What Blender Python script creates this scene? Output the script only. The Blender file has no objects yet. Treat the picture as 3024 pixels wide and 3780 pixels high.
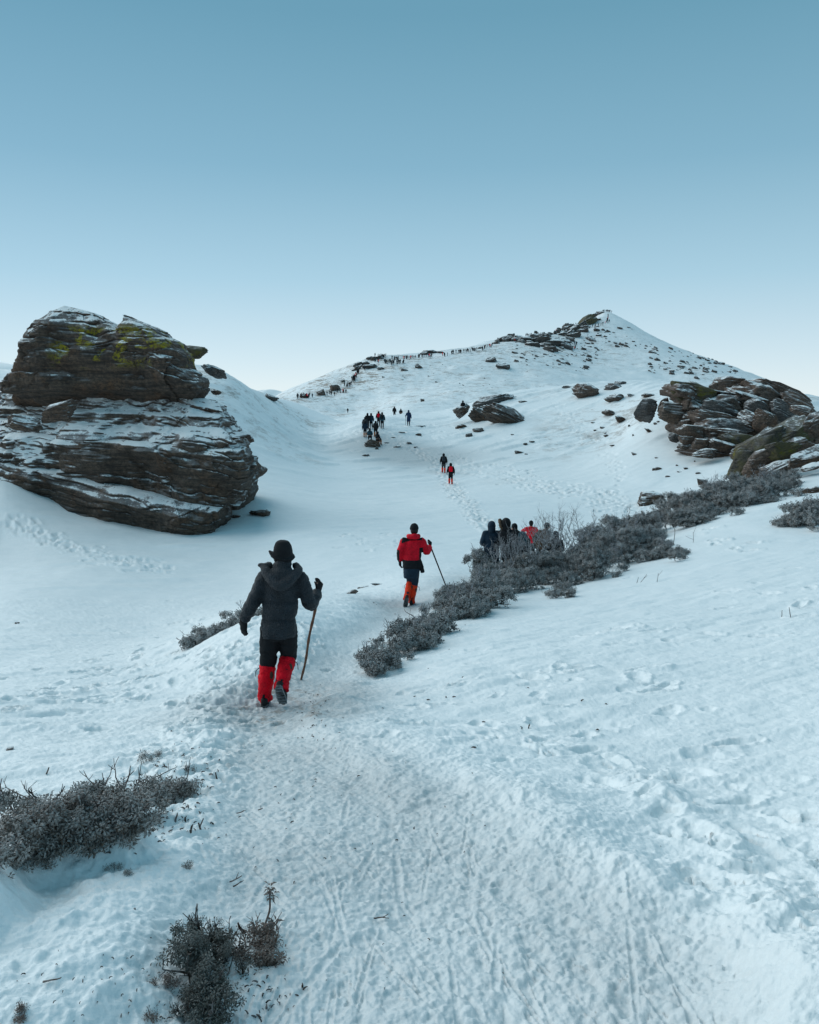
import bpy, math
import numpy as np
from mathutils import Vector, Matrix

scene = bpy.context.scene
COL = scene.collection
R = math.radians

# ---------------------------------------------------------------- camera, sky, sun, exposure
W0, H0, F = 3024.0, 3780.0, 3028.0          # photograph size and focal length in its pixels
PITCH = R(7.7)
CAM = np.array([0.0, 0.0, 1.55])
cam = bpy.data.cameras.new('camera')
cam.sensor_fit = 'HORIZONTAL'; cam.sensor_width = 36.0; cam.lens = 36.0 * F / W0
cam.clip_start = 0.05; cam.clip_end = 40000
cam_ob = bpy.data.objects.new('camera', cam); COL.objects.link(cam_ob)
cam_ob.location = CAM; cam_ob.rotation_euler = (R(90) - PITCH, 0, 0)
scene.camera = cam_ob

SUN_AZ, SUN_EL = R(-58), R(35)               # azimuth from +Y towards +X
world = bpy.data.worlds.new('World'); scene.world = world; world.use_nodes = True
wt = world.node_tree; wt.nodes.clear()
wo = wt.nodes.new('ShaderNodeOutputWorld'); bg = wt.nodes.new('ShaderNodeBackground')
sky = wt.nodes.new('ShaderNodeTexSky'); sky.sky_type = 'NISHITA'; sky.sun_disc = False
sky.sun_elevation = SUN_EL; sky.sun_rotation = SUN_AZ
sky.altitude = 3000; sky.air_density = 1.0; sky.dust_density = 0.3; sky.ozone_density = 1.5
bg.inputs['Strength'].default_value = 0.12
# thin high haze: the sky pales towards the horizon
tc = wt.nodes.new('ShaderNodeTexCoord'); sx = wt.nodes.new('ShaderNodeSeparateXYZ')
ramp = wt.nodes.new('ShaderNodeValToRGB')
mix = wt.nodes.new('ShaderNodeMix'); mix.data_type = 'RGBA'; mix.inputs['Factor'].default_value = 0.88
wt.links.new(tc.outputs['Generated'], sx.inputs[0]); wt.links.new(sx.outputs['Z'], ramp.inputs['Fac'])
SKY = [(0.0, (0.78, 0.88, 0.925)), (0.05, (0.645, 0.80, 0.875)), (0.14, (0.42, 0.65, 0.77)), (0.26, (0.245, 0.475, 0.61)),
       (0.40, (0.15, 0.36, 0.48)), (0.60, (0.13, 0.335, 0.45)), (1.0, (0.13, 0.33, 0.44))]
BGS = 0.12
cr = ramp.color_ramp
while len(cr.elements) < len(SKY): cr.elements.new(0.5)
for e, (p, c) in zip(cr.elements, SKY): e.position = p; e.color = (*c, 1)
vm = wt.nodes.new('ShaderNodeVectorMath'); vm.operation = 'SCALE'; vm.inputs['Scale'].default_value = 1.0 / BGS
wt.links.new(ramp.outputs['Color'], vm.inputs[0])
wt.links.new(sky.outputs['Color'], mix.inputs['A']); wt.links.new(vm.outputs[0], mix.inputs['B'])
wt.links.new(mix.outputs['Result'], bg.inputs['Color']); wt.links.new(bg.outputs[0], wo.inputs[0])
sun = bpy.data.lights.new('sun', 'SUN'); sun.energy = 2.2; sun.angle = R(80); sun.color = (1.0, 0.985, 0.96)
sun_ob = bpy.data.objects.new('sun', sun); COL.objects.link(sun_ob)
sd = Vector((math.sin(SUN_AZ) * math.cos(SUN_EL), math.cos(SUN_AZ) * math.cos(SUN_EL), math.sin(SUN_EL)))
sun_ob.rotation_euler = sd.to_track_quat('Z', 'Y').to_euler()
sun_ob.location = (-30, 20, 40)
scene.view_settings.view_transform = 'Standard'; scene.view_settings.look = 'None'
scene.view_settings.exposure = 0.0; scene.view_settings.gamma = 1.0
scene.view_settings.use_curve_mapping = False
scene.render.engine = 'CYCLES'
scene.cycles.max_bounces = 6; scene.cycles.diffuse_bounces = 3
scene.cycles.use_denoising = True

# ---------------------------------------------------------------- small maths
def ray(px, py):
    xn = (px - W0 / 2) / F; yn = (H0 / 2 - py) / F
    return np.array([xn, math.cos(PITCH) + math.sin(PITCH) * yn, -math.sin(PITCH) + math.cos(PITCH) * yn])
def az_e(px, py):
    d = ray(px, py); h = math.hypot(d[0], d[1])
    return math.atan2(d[0], d[1]), d[2] / h
def at_depth(px, py, Y):                      # point on the pixel's ray at world depth Y
    d = ray(px, py); return CAM + d * (Y / d[1])
def at_range(px, py, r):
    d = ray(px, py); return CAM + d * (r / math.hypot(d[0], d[1]))

def _hash(ix, iy, iz, seed):
    h = (ix.astype(np.int64) * 374761393 + iy.astype(np.int64) * 668265263 + iz.astype(np.int64) * 1274126177 + seed * 974711 + 12345) & 0xffffffff
    h = ((h ^ (h >> 13)) * 1274126177) & 0xffffffff
    h = ((h ^ (h >> 16)) * 2246822519) & 0xffffffff
    return ((h ^ (h >> 15)) & 0xffffff).astype(np.float32) / 8388607.5 - 1.0
def vnoise(x, y, z=None, seed=0):             # value noise in -1..1
    x = np.asarray(x, float); y = np.asarray(y, float)
    two = z is None
    fx = np.floor(x); fy = np.floor(y); ux = x - fx; uy = y - fy
    ux = ux * ux * ux * (ux * (ux * 6 - 15) + 10); uy = uy * uy * uy * (uy * (uy * 6 - 15) + 10)
    ix = fx.astype(np.int64); iy = fy.astype(np.int64)
    if two:
        o = np.zeros_like(ix)
        a = _hash(ix, iy, o, seed); b = _hash(ix + 1, iy, o, seed); c = _hash(ix, iy + 1, o, seed); d = _hash(ix + 1, iy + 1, o, seed)
        return (a + (b - a) * ux) * (1 - uy) + (c + (d - c) * ux) * uy
    z = np.asarray(z, float); fz = np.floor(z); uz = z - fz
    uz = uz * uz * uz * (uz * (uz * 6 - 15) + 10); iz = fz.astype(np.int64)
    res = 0
    for k in (0, 1):
        a = _hash(ix, iy, iz + k, seed); b = _hash(ix + 1, iy, iz + k, seed); c = _hash(ix, iy + 1, iz + k, seed); d = _hash(ix + 1, iy + 1, iz + k, seed)
        v = (a + (b - a) * ux) * (1 - uy) + (c + (d - c) * ux) * uy
        res = res + v * (uz if k else 1 - uz)
    return res
def fbm(x, y, z=None, oct=4, seed=0, gain=0.5, lac=2.03):
    s = 0; a = 1.0; t = 0
    ca, sa = math.cos(0.6), math.sin(0.6)
    for o in range(oct):
        s = s + a * vnoise(x, y, z, seed + o * 17); t += a; a *= gain
        x, y = (ca * x - sa * y) * lac + 3.1, (sa * x + ca * y) * lac + 7.7
        if z is not None: z = z * lac + 1.3
    return s / t
def sstep(a, b, x):
    t = np.clip((x - a) / (b - a), 0, 1); return t * t * (3 - 2 * t)

# ---------------------------------------------------------------- mesh building
class MB:                                     # collects vertices and faces, then links ONE mesh object
    def __init__(s): s.v = []; s.f = []; s.m = []; s.n = 0; s.c = []
    def add(s, v, f, mi=0, c=None):
        v = np.asarray(v, float).reshape(-1, 3)
        s.v.append(v); f = [np.asarray(q) + s.n for q in f] if not isinstance(f, np.ndarray) else list(f + s.n)
        s.f += f; s.m += [mi] * len(f); s.n += len(v)
        s.c.append(np.zeros(len(v)) if c is None else np.broadcast_to(np.asarray(c, float), (len(v),)))
    def verts(s): return np.concatenate(s.v)
    def mesh(s, name, mats, smooth=True, attr=False):
        return raw_mesh(name, s.verts(), s.f, mats, smooth, s.m if max(s.m, default=0) > 0 else None, np.concatenate(s.c) if attr else None)
    def obj(s, name, mats, parent=None, smooth=True, attr=False):
        return link(name, s.mesh(name, mats, smooth, attr), parent)
def raw_mesh(name, V, Fs, mats, smooth=True, mi=None, attr=None, attrname='tone'):
    me = bpy.data.meshes.new(name)
    V = np.asarray(V, np.float32)
    if isinstance(Fs, np.ndarray):
        k = Fs.shape[1]; nf = len(Fs); loops = Fs.astype(np.int32).ravel(); tot = np.full(nf, k, np.int32)
    else:
        tot = np.array([len(q) for q in Fs], np.int32); nf = len(tot); loops = np.concatenate([np.asarray(q, np.int32).ravel() for q in Fs])
    me.vertices.add(len(V)); me.vertices.foreach_set('co', V.ravel())
    me.loops.add(len(loops)); me.loops.foreach_set('vertex_index', loops)
    me.polygons.add(nf); st = np.zeros(nf, np.int32); st[1:] = np.cumsum(tot)[:-1]
    me.polygons.foreach_set('loop_start', st); me.polygons.foreach_set('loop_total', tot)
    me.polygons.foreach_set('use_smooth', np.full(nf, bool(smooth)))
    if mi is not None: me.polygons.foreach_set('material_index', np.asarray(mi, np.int32))
    me.update(calc_edges=True)
    for m in (mats if isinstance(mats, (list, tuple)) else [mats]): me.materials.append(m)
    if attr is not None:
        a = me.attributes.new(attrname, 'FLOAT', 'POINT'); a.data.foreach_set('value', np.asarray(attr, np.float32))
    return me
def link(name, me, parent=None, loc=None):
    o = bpy.data.objects.new(name, me); COL.objects.link(o)
    if parent is not None: o.parent = parent
    if loc is not None: o.location = loc
    return o
def tag(o, label=None, cat=None, group=None, kind=None):
    for k, v in (('label', label), ('category', cat), ('group', group), ('kind', kind)):
        if v: o[k] = v
    return o
def empty(name, loc, rz=0.0):
    o = bpy.data.objects.new(name, None); COL.objects.link(o); o.location = loc; o.rotation_euler = (0, 0, rz); o.empty_display_size = 0.2
    return o
def copy_tree(o, parent=None):
    c = o.copy(); COL.objects.link(c)
    if parent is not None: c.parent = parent
    for ch in list(o.children): copy_tree(ch, c)
    return c

# ---------------------------------------------------------------- materials
def new_mat(name, rough=0.8, spec=0.3):
    m = bpy.data.materials.new(name); m.use_nodes = True
    b = m.node_tree.nodes['Principled BSDF']; b.inputs['Roughness'].default_value = rough
    b.inputs['Specular IOR Level'].default_value = spec
    return m, m.node_tree, b
def N(nt, t, **k):
    n = nt.nodes.new(t)
    for a, v in k.items():
        if a.startswith('i_'):
            key = a[2:]; key = int(key) if key.isdigit() else key.replace('_', ' ')
            n.inputs[key].default_value = v
        else: setattr(n, a, v)
    return n
def noise(nt, vec, scale, detail=4, rough=0.55, dist=0.0):
    n = N(nt, 'ShaderNodeTexNoise', i_Scale=scale, i_Detail=detail, i_Roughness=rough, i_Distortion=dist)
    if vec is not None: nt.links.new(vec, n.inputs['Vector'])
    return n.outputs['Fac']
def mapr(nt, val, a, b, c=0.0, d=1.0, smooth=True):
    n = N(nt, 'ShaderNodeMapRange', interpolation_type='SMOOTHSTEP' if smooth else 'LINEAR')
    nt.links.new(val, n.inputs[0])
    for i, x in enumerate((a, b, c, d)): n.inputs[1 + i].default_value = x
    return n.outputs[0]
def mixc(nt, fac, a, b):
    n = N(nt, 'ShaderNodeMix', data_type='RGBA')
    for s, x in (('Factor', fac), ('A', a), ('B', b)):
        if isinstance(x, (int, float)): n.inputs[s].default_value = x
        elif isinstance(x, (tuple, list)): n.inputs[s].default_value = (*x, 1)
        else: nt.links.new(x, n.inputs[s])
    return n.outputs['Result']
def mth(nt, op, a, b=None, c=None):
    n = N(nt, 'ShaderNodeMath', operation=op)
    for i, x in enumerate((a, b, c)):
        if x is None: continue
        if isinstance(x, (int, float)): n.inputs[i].default_value = x
        else: nt.links.new(x, n.inputs[i])
    return n.outputs[0]
def bump(nt, bsdf, h, strength=0.5, dist=0.02):
    n = N(nt, 'ShaderNodeBump', i_Strength=strength, i_Distance=dist)
    nt.links.new(h, n.inputs['Height']); nt.links.new(n.outputs[0], bsdf.inputs['Normal'])
def coords(nt, kind='Object'):
    return N(nt, 'ShaderNodeTexCoord').outputs[kind]
def pos(nt): return N(nt, 'ShaderNodeNewGeometry').outputs['Position']
def stretch(nt, vec, sx_, sy_, sz_, rot=(0, 0, 0)):
    n = N(nt, 'ShaderNodeMapping'); nt.links.new(vec, n.inputs['Vector'])
    n.inputs['Scale'].default_value = (sx_, sy_, sz_); n.inputs['Rotation'].default_value = rot
    return n.outputs[0]
SNOW = (0.83, 0.87, 0.872)
def snow_material(name):
    m, nt, b = new_mat(name, 0.55, 0.25)
    p = pos(nt)
    at = N(nt, 'ShaderNodeAttribute', attribute_name='dirt').outputs['Fac']
    wear = N(nt, 'ShaderNodeAttribute', attribute_name='scrub').outputs['Fac']
    n1 = noise(nt, p, 1.7, 5, 0.6)
    c = mixc(nt, mapr(nt, n1, 0.35, 0.7), SNOW, (0.79, 0.84, 0.845))
    n2 = noise(nt, p, 22, 4, 0.65)
    trod = mth(nt, 'MULTIPLY', at, mapr(nt, n2, 0.38, 0.68))
    c = mixc(nt, mth(nt, 'ADD', mth(nt, 'MULTIPLY', trod, 0.28), mth(nt, 'MULTIPLY', mth(nt, 'MINIMUM', at, 1.0), 0.74)), c, (0.47, 0.505, 0.51))
    n3 = noise(nt, p, 4.5, 6, 0.7)
    mud = mth(nt, 'MULTIPLY', mapr(nt, at, 1.0, 2.0), mapr(nt, n3, 0.50, 0.66))
    c = mixc(nt, mth(nt, 'MULTIPLY', mud, 0.75), c, (0.27, 0.23, 0.20))
    n4 = noise(nt, stretch(nt, p, 0.6, 0.6, 1.6), 0.9, 8, 0.72)
    n5 = noise(nt, stretch(nt, p, 0.16, 0.16, 0.5), 1.0, 10, 0.78)
    sc = mth(nt, 'MULTIPLY', wear, mth(nt, 'MAXIMUM', mapr(nt, n4, 0.50, 0.68), mapr(nt, n5, 0.51, 0.62)))
    c = mixc(nt, mth(nt, 'MULTIPLY', sc, 0.8), c, (0.30, 0.26, 0.22))
    nt.links.new(c, b.inputs['Base Color'])
    h = mth(nt, 'ADD', mth(nt, 'MULTIPLY', noise(nt, p, 60, 4, 0.6), 0.6), noise(nt, p, 9, 4, 0.6))
    bump(nt, b, h, 0.35, 0.03)
    return m
M_SNOW = snow_material('snow')

# ---------------------------------------------------------------- terrain
CP = [  # photo pixel x, y and horizontal distance in metres: the lie of the snow
 (0,3780,2.15),(700,3780,1.95),(1512,3780,1.87),(2300,3780,1.90),(3024,3780,1.98),
 (0,3350,3.1),(1500,3300,2.67),(2500,3300,2.85),(3024,3300,3.0),
 (700,3100,3.55),(1350,2900,4.2),(2200,3000,3.75),(3024,3000,4.1),
 (0,2950,5.1),(400,2850,5.5),(0,2600,10.2),(400,2700,7.8),(800,2700,6.6),(1100,2700,6.07),(1000,2590,8.36),
 (1700,2600,7.5),(1700,2500,9.0),(2200,2700,6.1),(2200,2500,8.4),(3024,2500,8.0),(2600,2300,12.2),(3024,2200,14.0),(3024,1950,25),
 (700,2550,10),(1200,2420,11),(1360,2490,10.3),(1480,2240,16.6),(1640,2290,14.5),(2100,2190,18),(2400,2060,23),(2700,1890,30),(3024,1760,38),
 (1816,2155,22),(2000,2100,26),
 (0,2400,17),(0,2200,27),(0,2000,40),(0,1800,52),(600,2500,11.5),(600,2330,20),(690,2400,13),(960,2285,12.8),(970,2215,23),(700,2260,23),
 (300,2100,32),(900,2130,30),(900,2000,38),(1200,2000,36),(1200,2130,27),(1270,2203,16.8),(1270,2185,23),(1600,2140,19.5),(1600,2050,30),
 (1600,1900,47),(1790,1960,38),(1700,1850,53),(1664,1790,65),(1638,1747,71),(1200,1800,62),(1200,1650,85),(1380,1640,84),(1340,1570,93),(1510,1572,98),
 (1457,1590,180),(1400,1545,130),(1150,1600,108),(1100,1530,180),(1300,1500,300),(1283,1524,280),
 (1060,1472,312),(1130,1440,330),(1300,1365,380),(1390,1318,410),(1600,1306,450),(1830,1262,500),(2090,1214,560),(2180,1180,592),(2232,1142,610),(2275,1160,612),(2330,1195,615),
 (2400,1240,620),(2740,1390,620),(3024,1530,600),
 (1600,1400,335),(1500,1500,230),(1900,1400,330),(2200,1300,470),(2400,1400,390),
 (1700,1535,105),(1850,1462,112),(2000,1440,112),(2200,1425,106),(2450,1420,97),
 (2350,1560,77),(2600,1690,62),(2300,1600,78),(2000,1600,86),(2000,1750,66),(2400,1760,58),(2640,1745,56),(2900,1500,80),(2390,1866,50),(3024,1600,70),
 (840,1405,85),(1000,1470,120),(1080,1492,170),(900,1600,72),(900,1750,60),(0,1400,85),(400,1400,85),
 (0,1745,50),(300,1870,46),(700,1962,41),(950,1835,50),
]
AE = [  # azimuth in degrees, distance, height above the camera: outside the frame and behind crests
 (12,165,-1.0),(5,165,-3.0),(22,150,-2.0),(28,150,-2.0),(-3,140,-4.2),
 (-10,190,-3),(-16,160,-3),(-26,160,-6),
 (-16,420,-25),(-9,470,-8),(-4,540,2),(3,580,8),(9,650,20),(14,760,30),(18,760,15),(24,740,-20),(28,720,-50),
 (-45,2.2,-1.6),(-45,5,-2.5),(-45,10,-3.7),(-45,25,-6.0),(-45,45,-5.0),(-45,80,1),(-45,160,-8),(-45,400,-70),
 (45,2,-1.3),(45,5,-1.7),(45,10,-2.1),(45,25,-2.6),(45,50,-2.5),(45,80,0),(45,160,-6),(45,400,-40),(45,800,-120),
 (-45,800,-160),(-20,800,-130),(0,900,-110),(14,1100,-110),(25,1100,-150),
 (-45,2500,-600),(-15,2500,-600),(15,2500,-600),(45,2500,-600),
 (0,0.6,-1.55),(-45,0.6,-1.55),(45,0.6,-1.45),
]
P = [];  Tv = []
for px, py, r in CP:
    a, e = az_e(px, py); P.append((a * 3.0, math.log(r))); Tv.append(e)
for a, r, z in AE:
    P.append((R(a) * 3.0, math.log(r))); Tv.append(z / r)
P = np.array(P); Tv = np.array(Tv)
def _tps(d2): return 0.5 * d2 * np.log(d2 + 1e-9)
n = len(P)
K = _tps(((P[:, None] - P[None]) ** 2).sum(-1)) + np.eye(n) * 4e-4
A = np.zeros((n + 3, n + 3)); A[:n, :n] = K; A[:n, n] = 1; A[:n, n + 1:] = P; A[n:, :n] = A[:n, n:].T
sol = np.linalg.solve(A, np.concatenate([Tv, np.zeros(3)]))
def T_eval(az, L):
    az = az * 3.0; out = sol[n] + sol[n + 1] * az + sol[n + 2] * L
    for i in range(n):
        out = out + sol[i] * _tps((az - P[i, 0]) ** 2 + (L - P[i, 1]) ** 2)
    return out
Q = 1.0
def seg(a, b, d): return np.arange(math.log(a), math.log(b), d * Q)
LR = np.concatenate([seg(0.5, 1.5, .03), seg(1.5, 5, .0027), seg(5, 20, .0032), seg(20, 45, .005), seg(45, 112, .0034), seg(112, 700, .006), seg(700, 2600, .05)])
AZ = np.concatenate([np.linspace(R(-64), R(-31), 45, endpoint=False), np.linspace(R(-31), R(31), int(680 / Q), endpoint=False), np.linspace(R(31), R(64), 46)])
RR = np.exp(LR)
nr, na = len(LR), len(AZ)
# the smooth lie of the land, on a quarter grid, then upsampled
ir = np.unique(np.append(np.arange(0, nr, 4), nr - 1)); ia = np.unique(np.append(np.arange(0, na, 4), na - 1))
Tc = T_eval(AZ[ia][None, :], LR[ir][:, None])
def up(Tc):
    t = np.empty((len(ir), na))
    for i in range(len(ir)): t[i] = np.interp(AZ, AZ[ia], Tc[i])
    o = np.empty((nr, na))
    for j in range(na): o[:, j] = np.interp(LR, LR[ir], t[:, j])
    return o
TG = up(Tc)
GX = RR[:, None] * np.sin(AZ)[None]; GY = RR[:, None] * np.cos(AZ)[None]
GZ = CAM[2] + RR[:, None] * TG
GR = np.broadcast_to(RR[:, None], GX.shape)

def grid_hit(px, py, rmin=0.8, rmax=1200):
    """where the pixel's ray meets the snow; at the crest of that bearing if it passes above"""
    a, e = az_e(px, py)
    j = np.clip(np.searchsorted(AZ, a) - 1, 0, na - 2); w = (a - AZ[j]) / (AZ[j + 1] - AZ[j])
    col = (GZ[:, j] * (1 - w) + GZ[:, j + 1] * w - CAM[2]) / RR
    ok = np.where((RR > rmin) & (RR < rmax))[0]
    hit = ok[col[ok] >= e]
    if len(hit):
        k = hit[0]
        if k > ok[0]:
            c0, c1 = col[k - 1], col[k]; t = (e - c0) / (c1 - c0 + 1e-12); r = RR[k - 1] + (RR[k] - RR[k - 1]) * np.clip(t, 0, 1); c = c0 + (c1 - c0) * np.clip(t, 0, 1)
        else: r, c = RR[k], col[k]
    else:
        k = ok[np.argmax(col[ok])]; r, c = RR[k], col[k]
    return np.array([r * math.sin(a), r * math.cos(a), CAM[2] + r * c])
def ground(x, y):
    x = np.asarray(x, float); y = np.asarray(y, float)
    r = np.hypot(x, y); a = np.arctan2(x, y)
    j = np.clip(np.searchsorted(AZ, a) - 1, 0, na - 2); k = np.clip(np.searchsorted(RR, r) - 1, 0, nr - 2)
    u = np.clip((a - AZ[j]) / (AZ[j + 1] - AZ[j]), 0, 1); v = np.clip((r - RR[k]) / (RR[k + 1] - RR[k]), 0, 1)
    return (GZ[k, j] * (1 - u) + GZ[k, j + 1] * u) * (1 - v) + (GZ[k + 1, j] * (1 - u) + GZ[k + 1, j + 1] * u) * v
def at_bearing(px, py, r):                    # ground point on the pixel's bearing at distance r
    a, e = az_e(px, py); x, y = r * math.sin(a), r * math.cos(a)
    return np.array([x, y, float(ground(x, y))])

rng = np.random.default_rng(7)
# the trodden path: its two edges in the photograph, carried onto the ground
PATH = [(3780,480,2750),(3500,640,2560),(3200,760,2200),(3000,800,1880),(2850,830,1570),(2700,850,1300),(2600,870,1190),(2500,1000,1250),(2400,1130,1370),(2300,1285,1500),(2240,1390,1590),(2190,1480,1680),(2160,1540,1760)]
pl = [(grid_hit(a, y), grid_hit(b, y)) for y, a, b in PATH]
pr_l = np.array([np.hypot(*q[0][:2]) for q in pl]); pa_l = np.array([math.atan2(q[0][0], q[0][1]) for q in pl])
pr_r = np.array([np.hypot(*q[1][:2]) for q in pl]); pa_r = np.array([math.atan2(q[1][0], q[1][1]) for q in pl])
ol = np.argsort(pr_l); orr = np.argsort(pr_r)
edge_l = np.interp(RR, pr_l[ol], pa_l[ol]); edge_r = np.interp(RR, pr_r[orr], pa_r[orr])
wob = 0.10 * fbm(GX * 1.3, GY * 1.3, oct=3, seed=5)
inL = (AZ[None] - edge_l[:, None]) * GR + wob; inR = (edge_r[:, None] - AZ[None]) * GR + wob
soft = 0.12 + 0.02 * GR
pathm = sstep(-soft, soft, inL) * sstep(-soft * 2.2, soft * 2.2, inR) * sstep(24, 17, GR)
def poly_dist(Q_, x, y):                      # signed distance to a closed polygon, inside positive
    d = np.full(x.shape, 1e9); ins = np.zeros(x.shape, bool)
    m = len(Q_)
    for i in range(m):
        (x0, y0), (x1, y1) = Q_[i], Q_[(i + 1) % m]
        ex, ey = x1 - x0, y1 - y0; t = np.clip(((x - x0) * ex + (y - y0) * ey) / (ex * ex + ey * ey + 1e-12), 0, 1)
        d = np.minimum(d, np.hypot(x - x0 - t * ex, y - y0 - t * ey))
        c = ((y0 > y) != (y1 > y)) & (x < ex * (y - y0) / (ey + 1e-12 * (ey == 0)) + x0); ins ^= c
    return np.where(ins, d, -d)
# ---------------------------------------------------------------- terrain relief
DZ = np.zeros_like(GZ); DIRT = np.zeros_like(GZ); SCRUB = np.zeros_like(GZ)
def zone(r0, r1):
    return slice(np.searchsorted(RR, r0), np.searchsorted(RR, r1))
# broad hummocks and wind drifts
s = zone(0, 60); x, y = GX[s], GY[s]; r_ = GR[s]
DZ[s] += 0.05 * fbm(x * 0.55, y * 0.55, oct=4, seed=11) * sstep(0.8, 5, r_)
off = (1 - pathm[s])
ca, sa = math.cos(R(24)), math.sin(R(24))
u, v = ca * x + sa * y, -sa * x + ca * y
drift = fbm(u * 0.55, v * 1.9, oct=4, seed=21)
right = sstep(0.0, 0.8, -inR[s]); left = sstep(0.0, 0.8, -inL[s])
DZ[s] += off * (0.055 * np.maximum(drift - 0.02, 0) ** 0.8 + 0.02 * fbm(u * 1.9, v * 4.5, oct=3, seed=23)) * (0.35 + 0.65 * sstep(30, 12, r_))
# wind ripples on the left slope
DZ[s] += left * 0.030 * np.maximum(fbm(u * 0.9, v * 3.0, oct=3, seed=27), 0) * sstep(40, 14, r_)
# trodden snow: clods, scratches along the way
pm = pathm[s]
q = zone(1.0, 26); x, y, pm, r_ = GX[q], GY[q], pathm[q], GR[q]
near_edge = np.clip(pm + 0.55 * sstep(-1.1, 0, inL[q]) * sstep(26, 8, r_) + 0.75 * sstep(-0.9, 0, inR[q]), 0, 1)
lump = fbm(x * 15, y * 15, oct=4, seed=31, gain=0.65)
lump2 = fbm(x * 42, y * 42, oct=2, seed=33, gain=0.7)
th = R(12) + 0.5 * vnoise(x * 0.35, y * 0.35, seed=35)
uu, vv = np.cos(th) * x - np.sin(th) * y, np.sin(th) * x + np.cos(th) * y
scr = fbm(uu * 34, vv * 6.0, oct=3, seed=37)
th2 = -R(25) + 0.9 * vnoise(x * 0.5, y * 0.5, seed=36)
uu2, vv2 = np.cos(th2) * x - np.sin(th2) * y, np.sin(th2) * x + np.cos(th2) * y
scr2 = fbm(uu2 * 26, vv2 * 4.0, oct=3, seed=38)
msk = sstep(0.0, 0.5, vnoise(x * 1.4, y * 1.4, seed=39))
chop = 1 - np.abs(fbm(x * 13, y * 13, oct=3, seed=41)) * 2.2
edge_only = np.clip(near_edge - pm, 0, 1)
DZ[q] += edge_only * 0.022 * fbm(x * 7, y * 7, oct=4, seed=32, gain=0.6) + near_edge * (0.0075 * lump + 0.008 * lump2 + 0.004 * (1 - msk) * chop) + pm * (0.0030 * scr * msk + 0.0028 * scr2 * (1 - msk))
DIRT[q] += pm * (0.70 + 0.45 * fbm(x * 0.9, y * 0.9, oct=3, seed=43))
# the beaten path lies lower than the loose snow beside it, with a pushed-up rim
DZ[s] -= (0.085 + 0.02 * fbm(GX[s] * 0.8, GY[s] * 0.8, oct=2, seed=44)) * pathm[s]
DZ[s] += 0.085 * np.exp(-((inR[s] + 0.16) / 0.26) ** 2) * (0.5 + 0.9 * np.clip(fbm(GX[s] * 2.2, GY[s] * 2.2, oct=3, seed=45), 0, 1)) * sstep(22, 12, GR[s])
DZ[s] += 0.035 * np.exp(-((inL[s] + 0.2) / 0.35) ** 2) * (0.4 + np.clip(fbm(GX[s] * 3, GY[s] * 3, oct=4, seed=47), -0.3, 1)) * sstep(20, 9, GR[s])
# snow bank with a broken edge, lower left
bank = [grid_hit(*p)[:2] for p in [(-400, 3300), (0, 3270), (64, 3225), (210, 3185), (332, 3140), (540, 3120), (640, 3180), (520, 3270), (390, 3290), (250, 3330), (190, 3350), (195, 3400), (120, 3470), (-60, 3590), (-400, 3700)]]
q = zone(1.4, 6); sd_ = poly_dist(bank, GX[q], GY[q]) + 0.05 * fbm(GX[q] * 4, GY[q] * 4, oct=3, seed=51)
DZ[q] += 0.17 * sstep(-0.02, 0.16, sd_) + 0.03 * np.exp(-((sd_ + 0.10) / 0.1) ** 2) * np.clip(fbm(GX[q] * 9, GY[q] * 9, oct=3, seed=52) + .2, 0, 1)

STP = np.zeros_like(GZ)
def ridge(pts, wid, hgt, seed, r0=1.4, r1=14):  # a pushed-up soft lip of snow along a line of the photograph
    q = zone(r0, r1); x, y = GX[q], GY[q]; P_ = np.array([grid_hit(*p_)[:2] for p_ in pts]); d = np.full(x.shape, 1e9)
    for a, b in zip(P_[:-1], P_[1:]):
        e = b - a; t = np.clip(((x - a[0]) * e[0] + (y - a[1]) * e[1]) / (e @ e), 0, 1); d = np.minimum(d, np.hypot(x - a[0] - t * e[0], y - a[1] - t * e[1]))
    d = d + 0.10 * fbm(x * 2.2, y * 2.2, oct=3, seed=seed); DZ[q] += hgt * np.exp(-(d / wid) ** 2) * (0.55 + 0.6 * np.clip(0.5 + fbm(x * 1.1, y * 1.1, oct=2, seed=seed + 1), 0, 1))
ridge([(1140, 2640), (1300, 2760), (1560, 2930), (1640, 3000)], 0.16, 0.055, 81)
ridge([(2330, 2880), (2560, 3040), (2740, 3230), (2880, 3450), (3000, 3700)], 0.15, 0.055, 83)
ridge([(2000, 2620), (2350, 2650), (2480, 2700)], 0.14, 0.04, 85)
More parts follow.
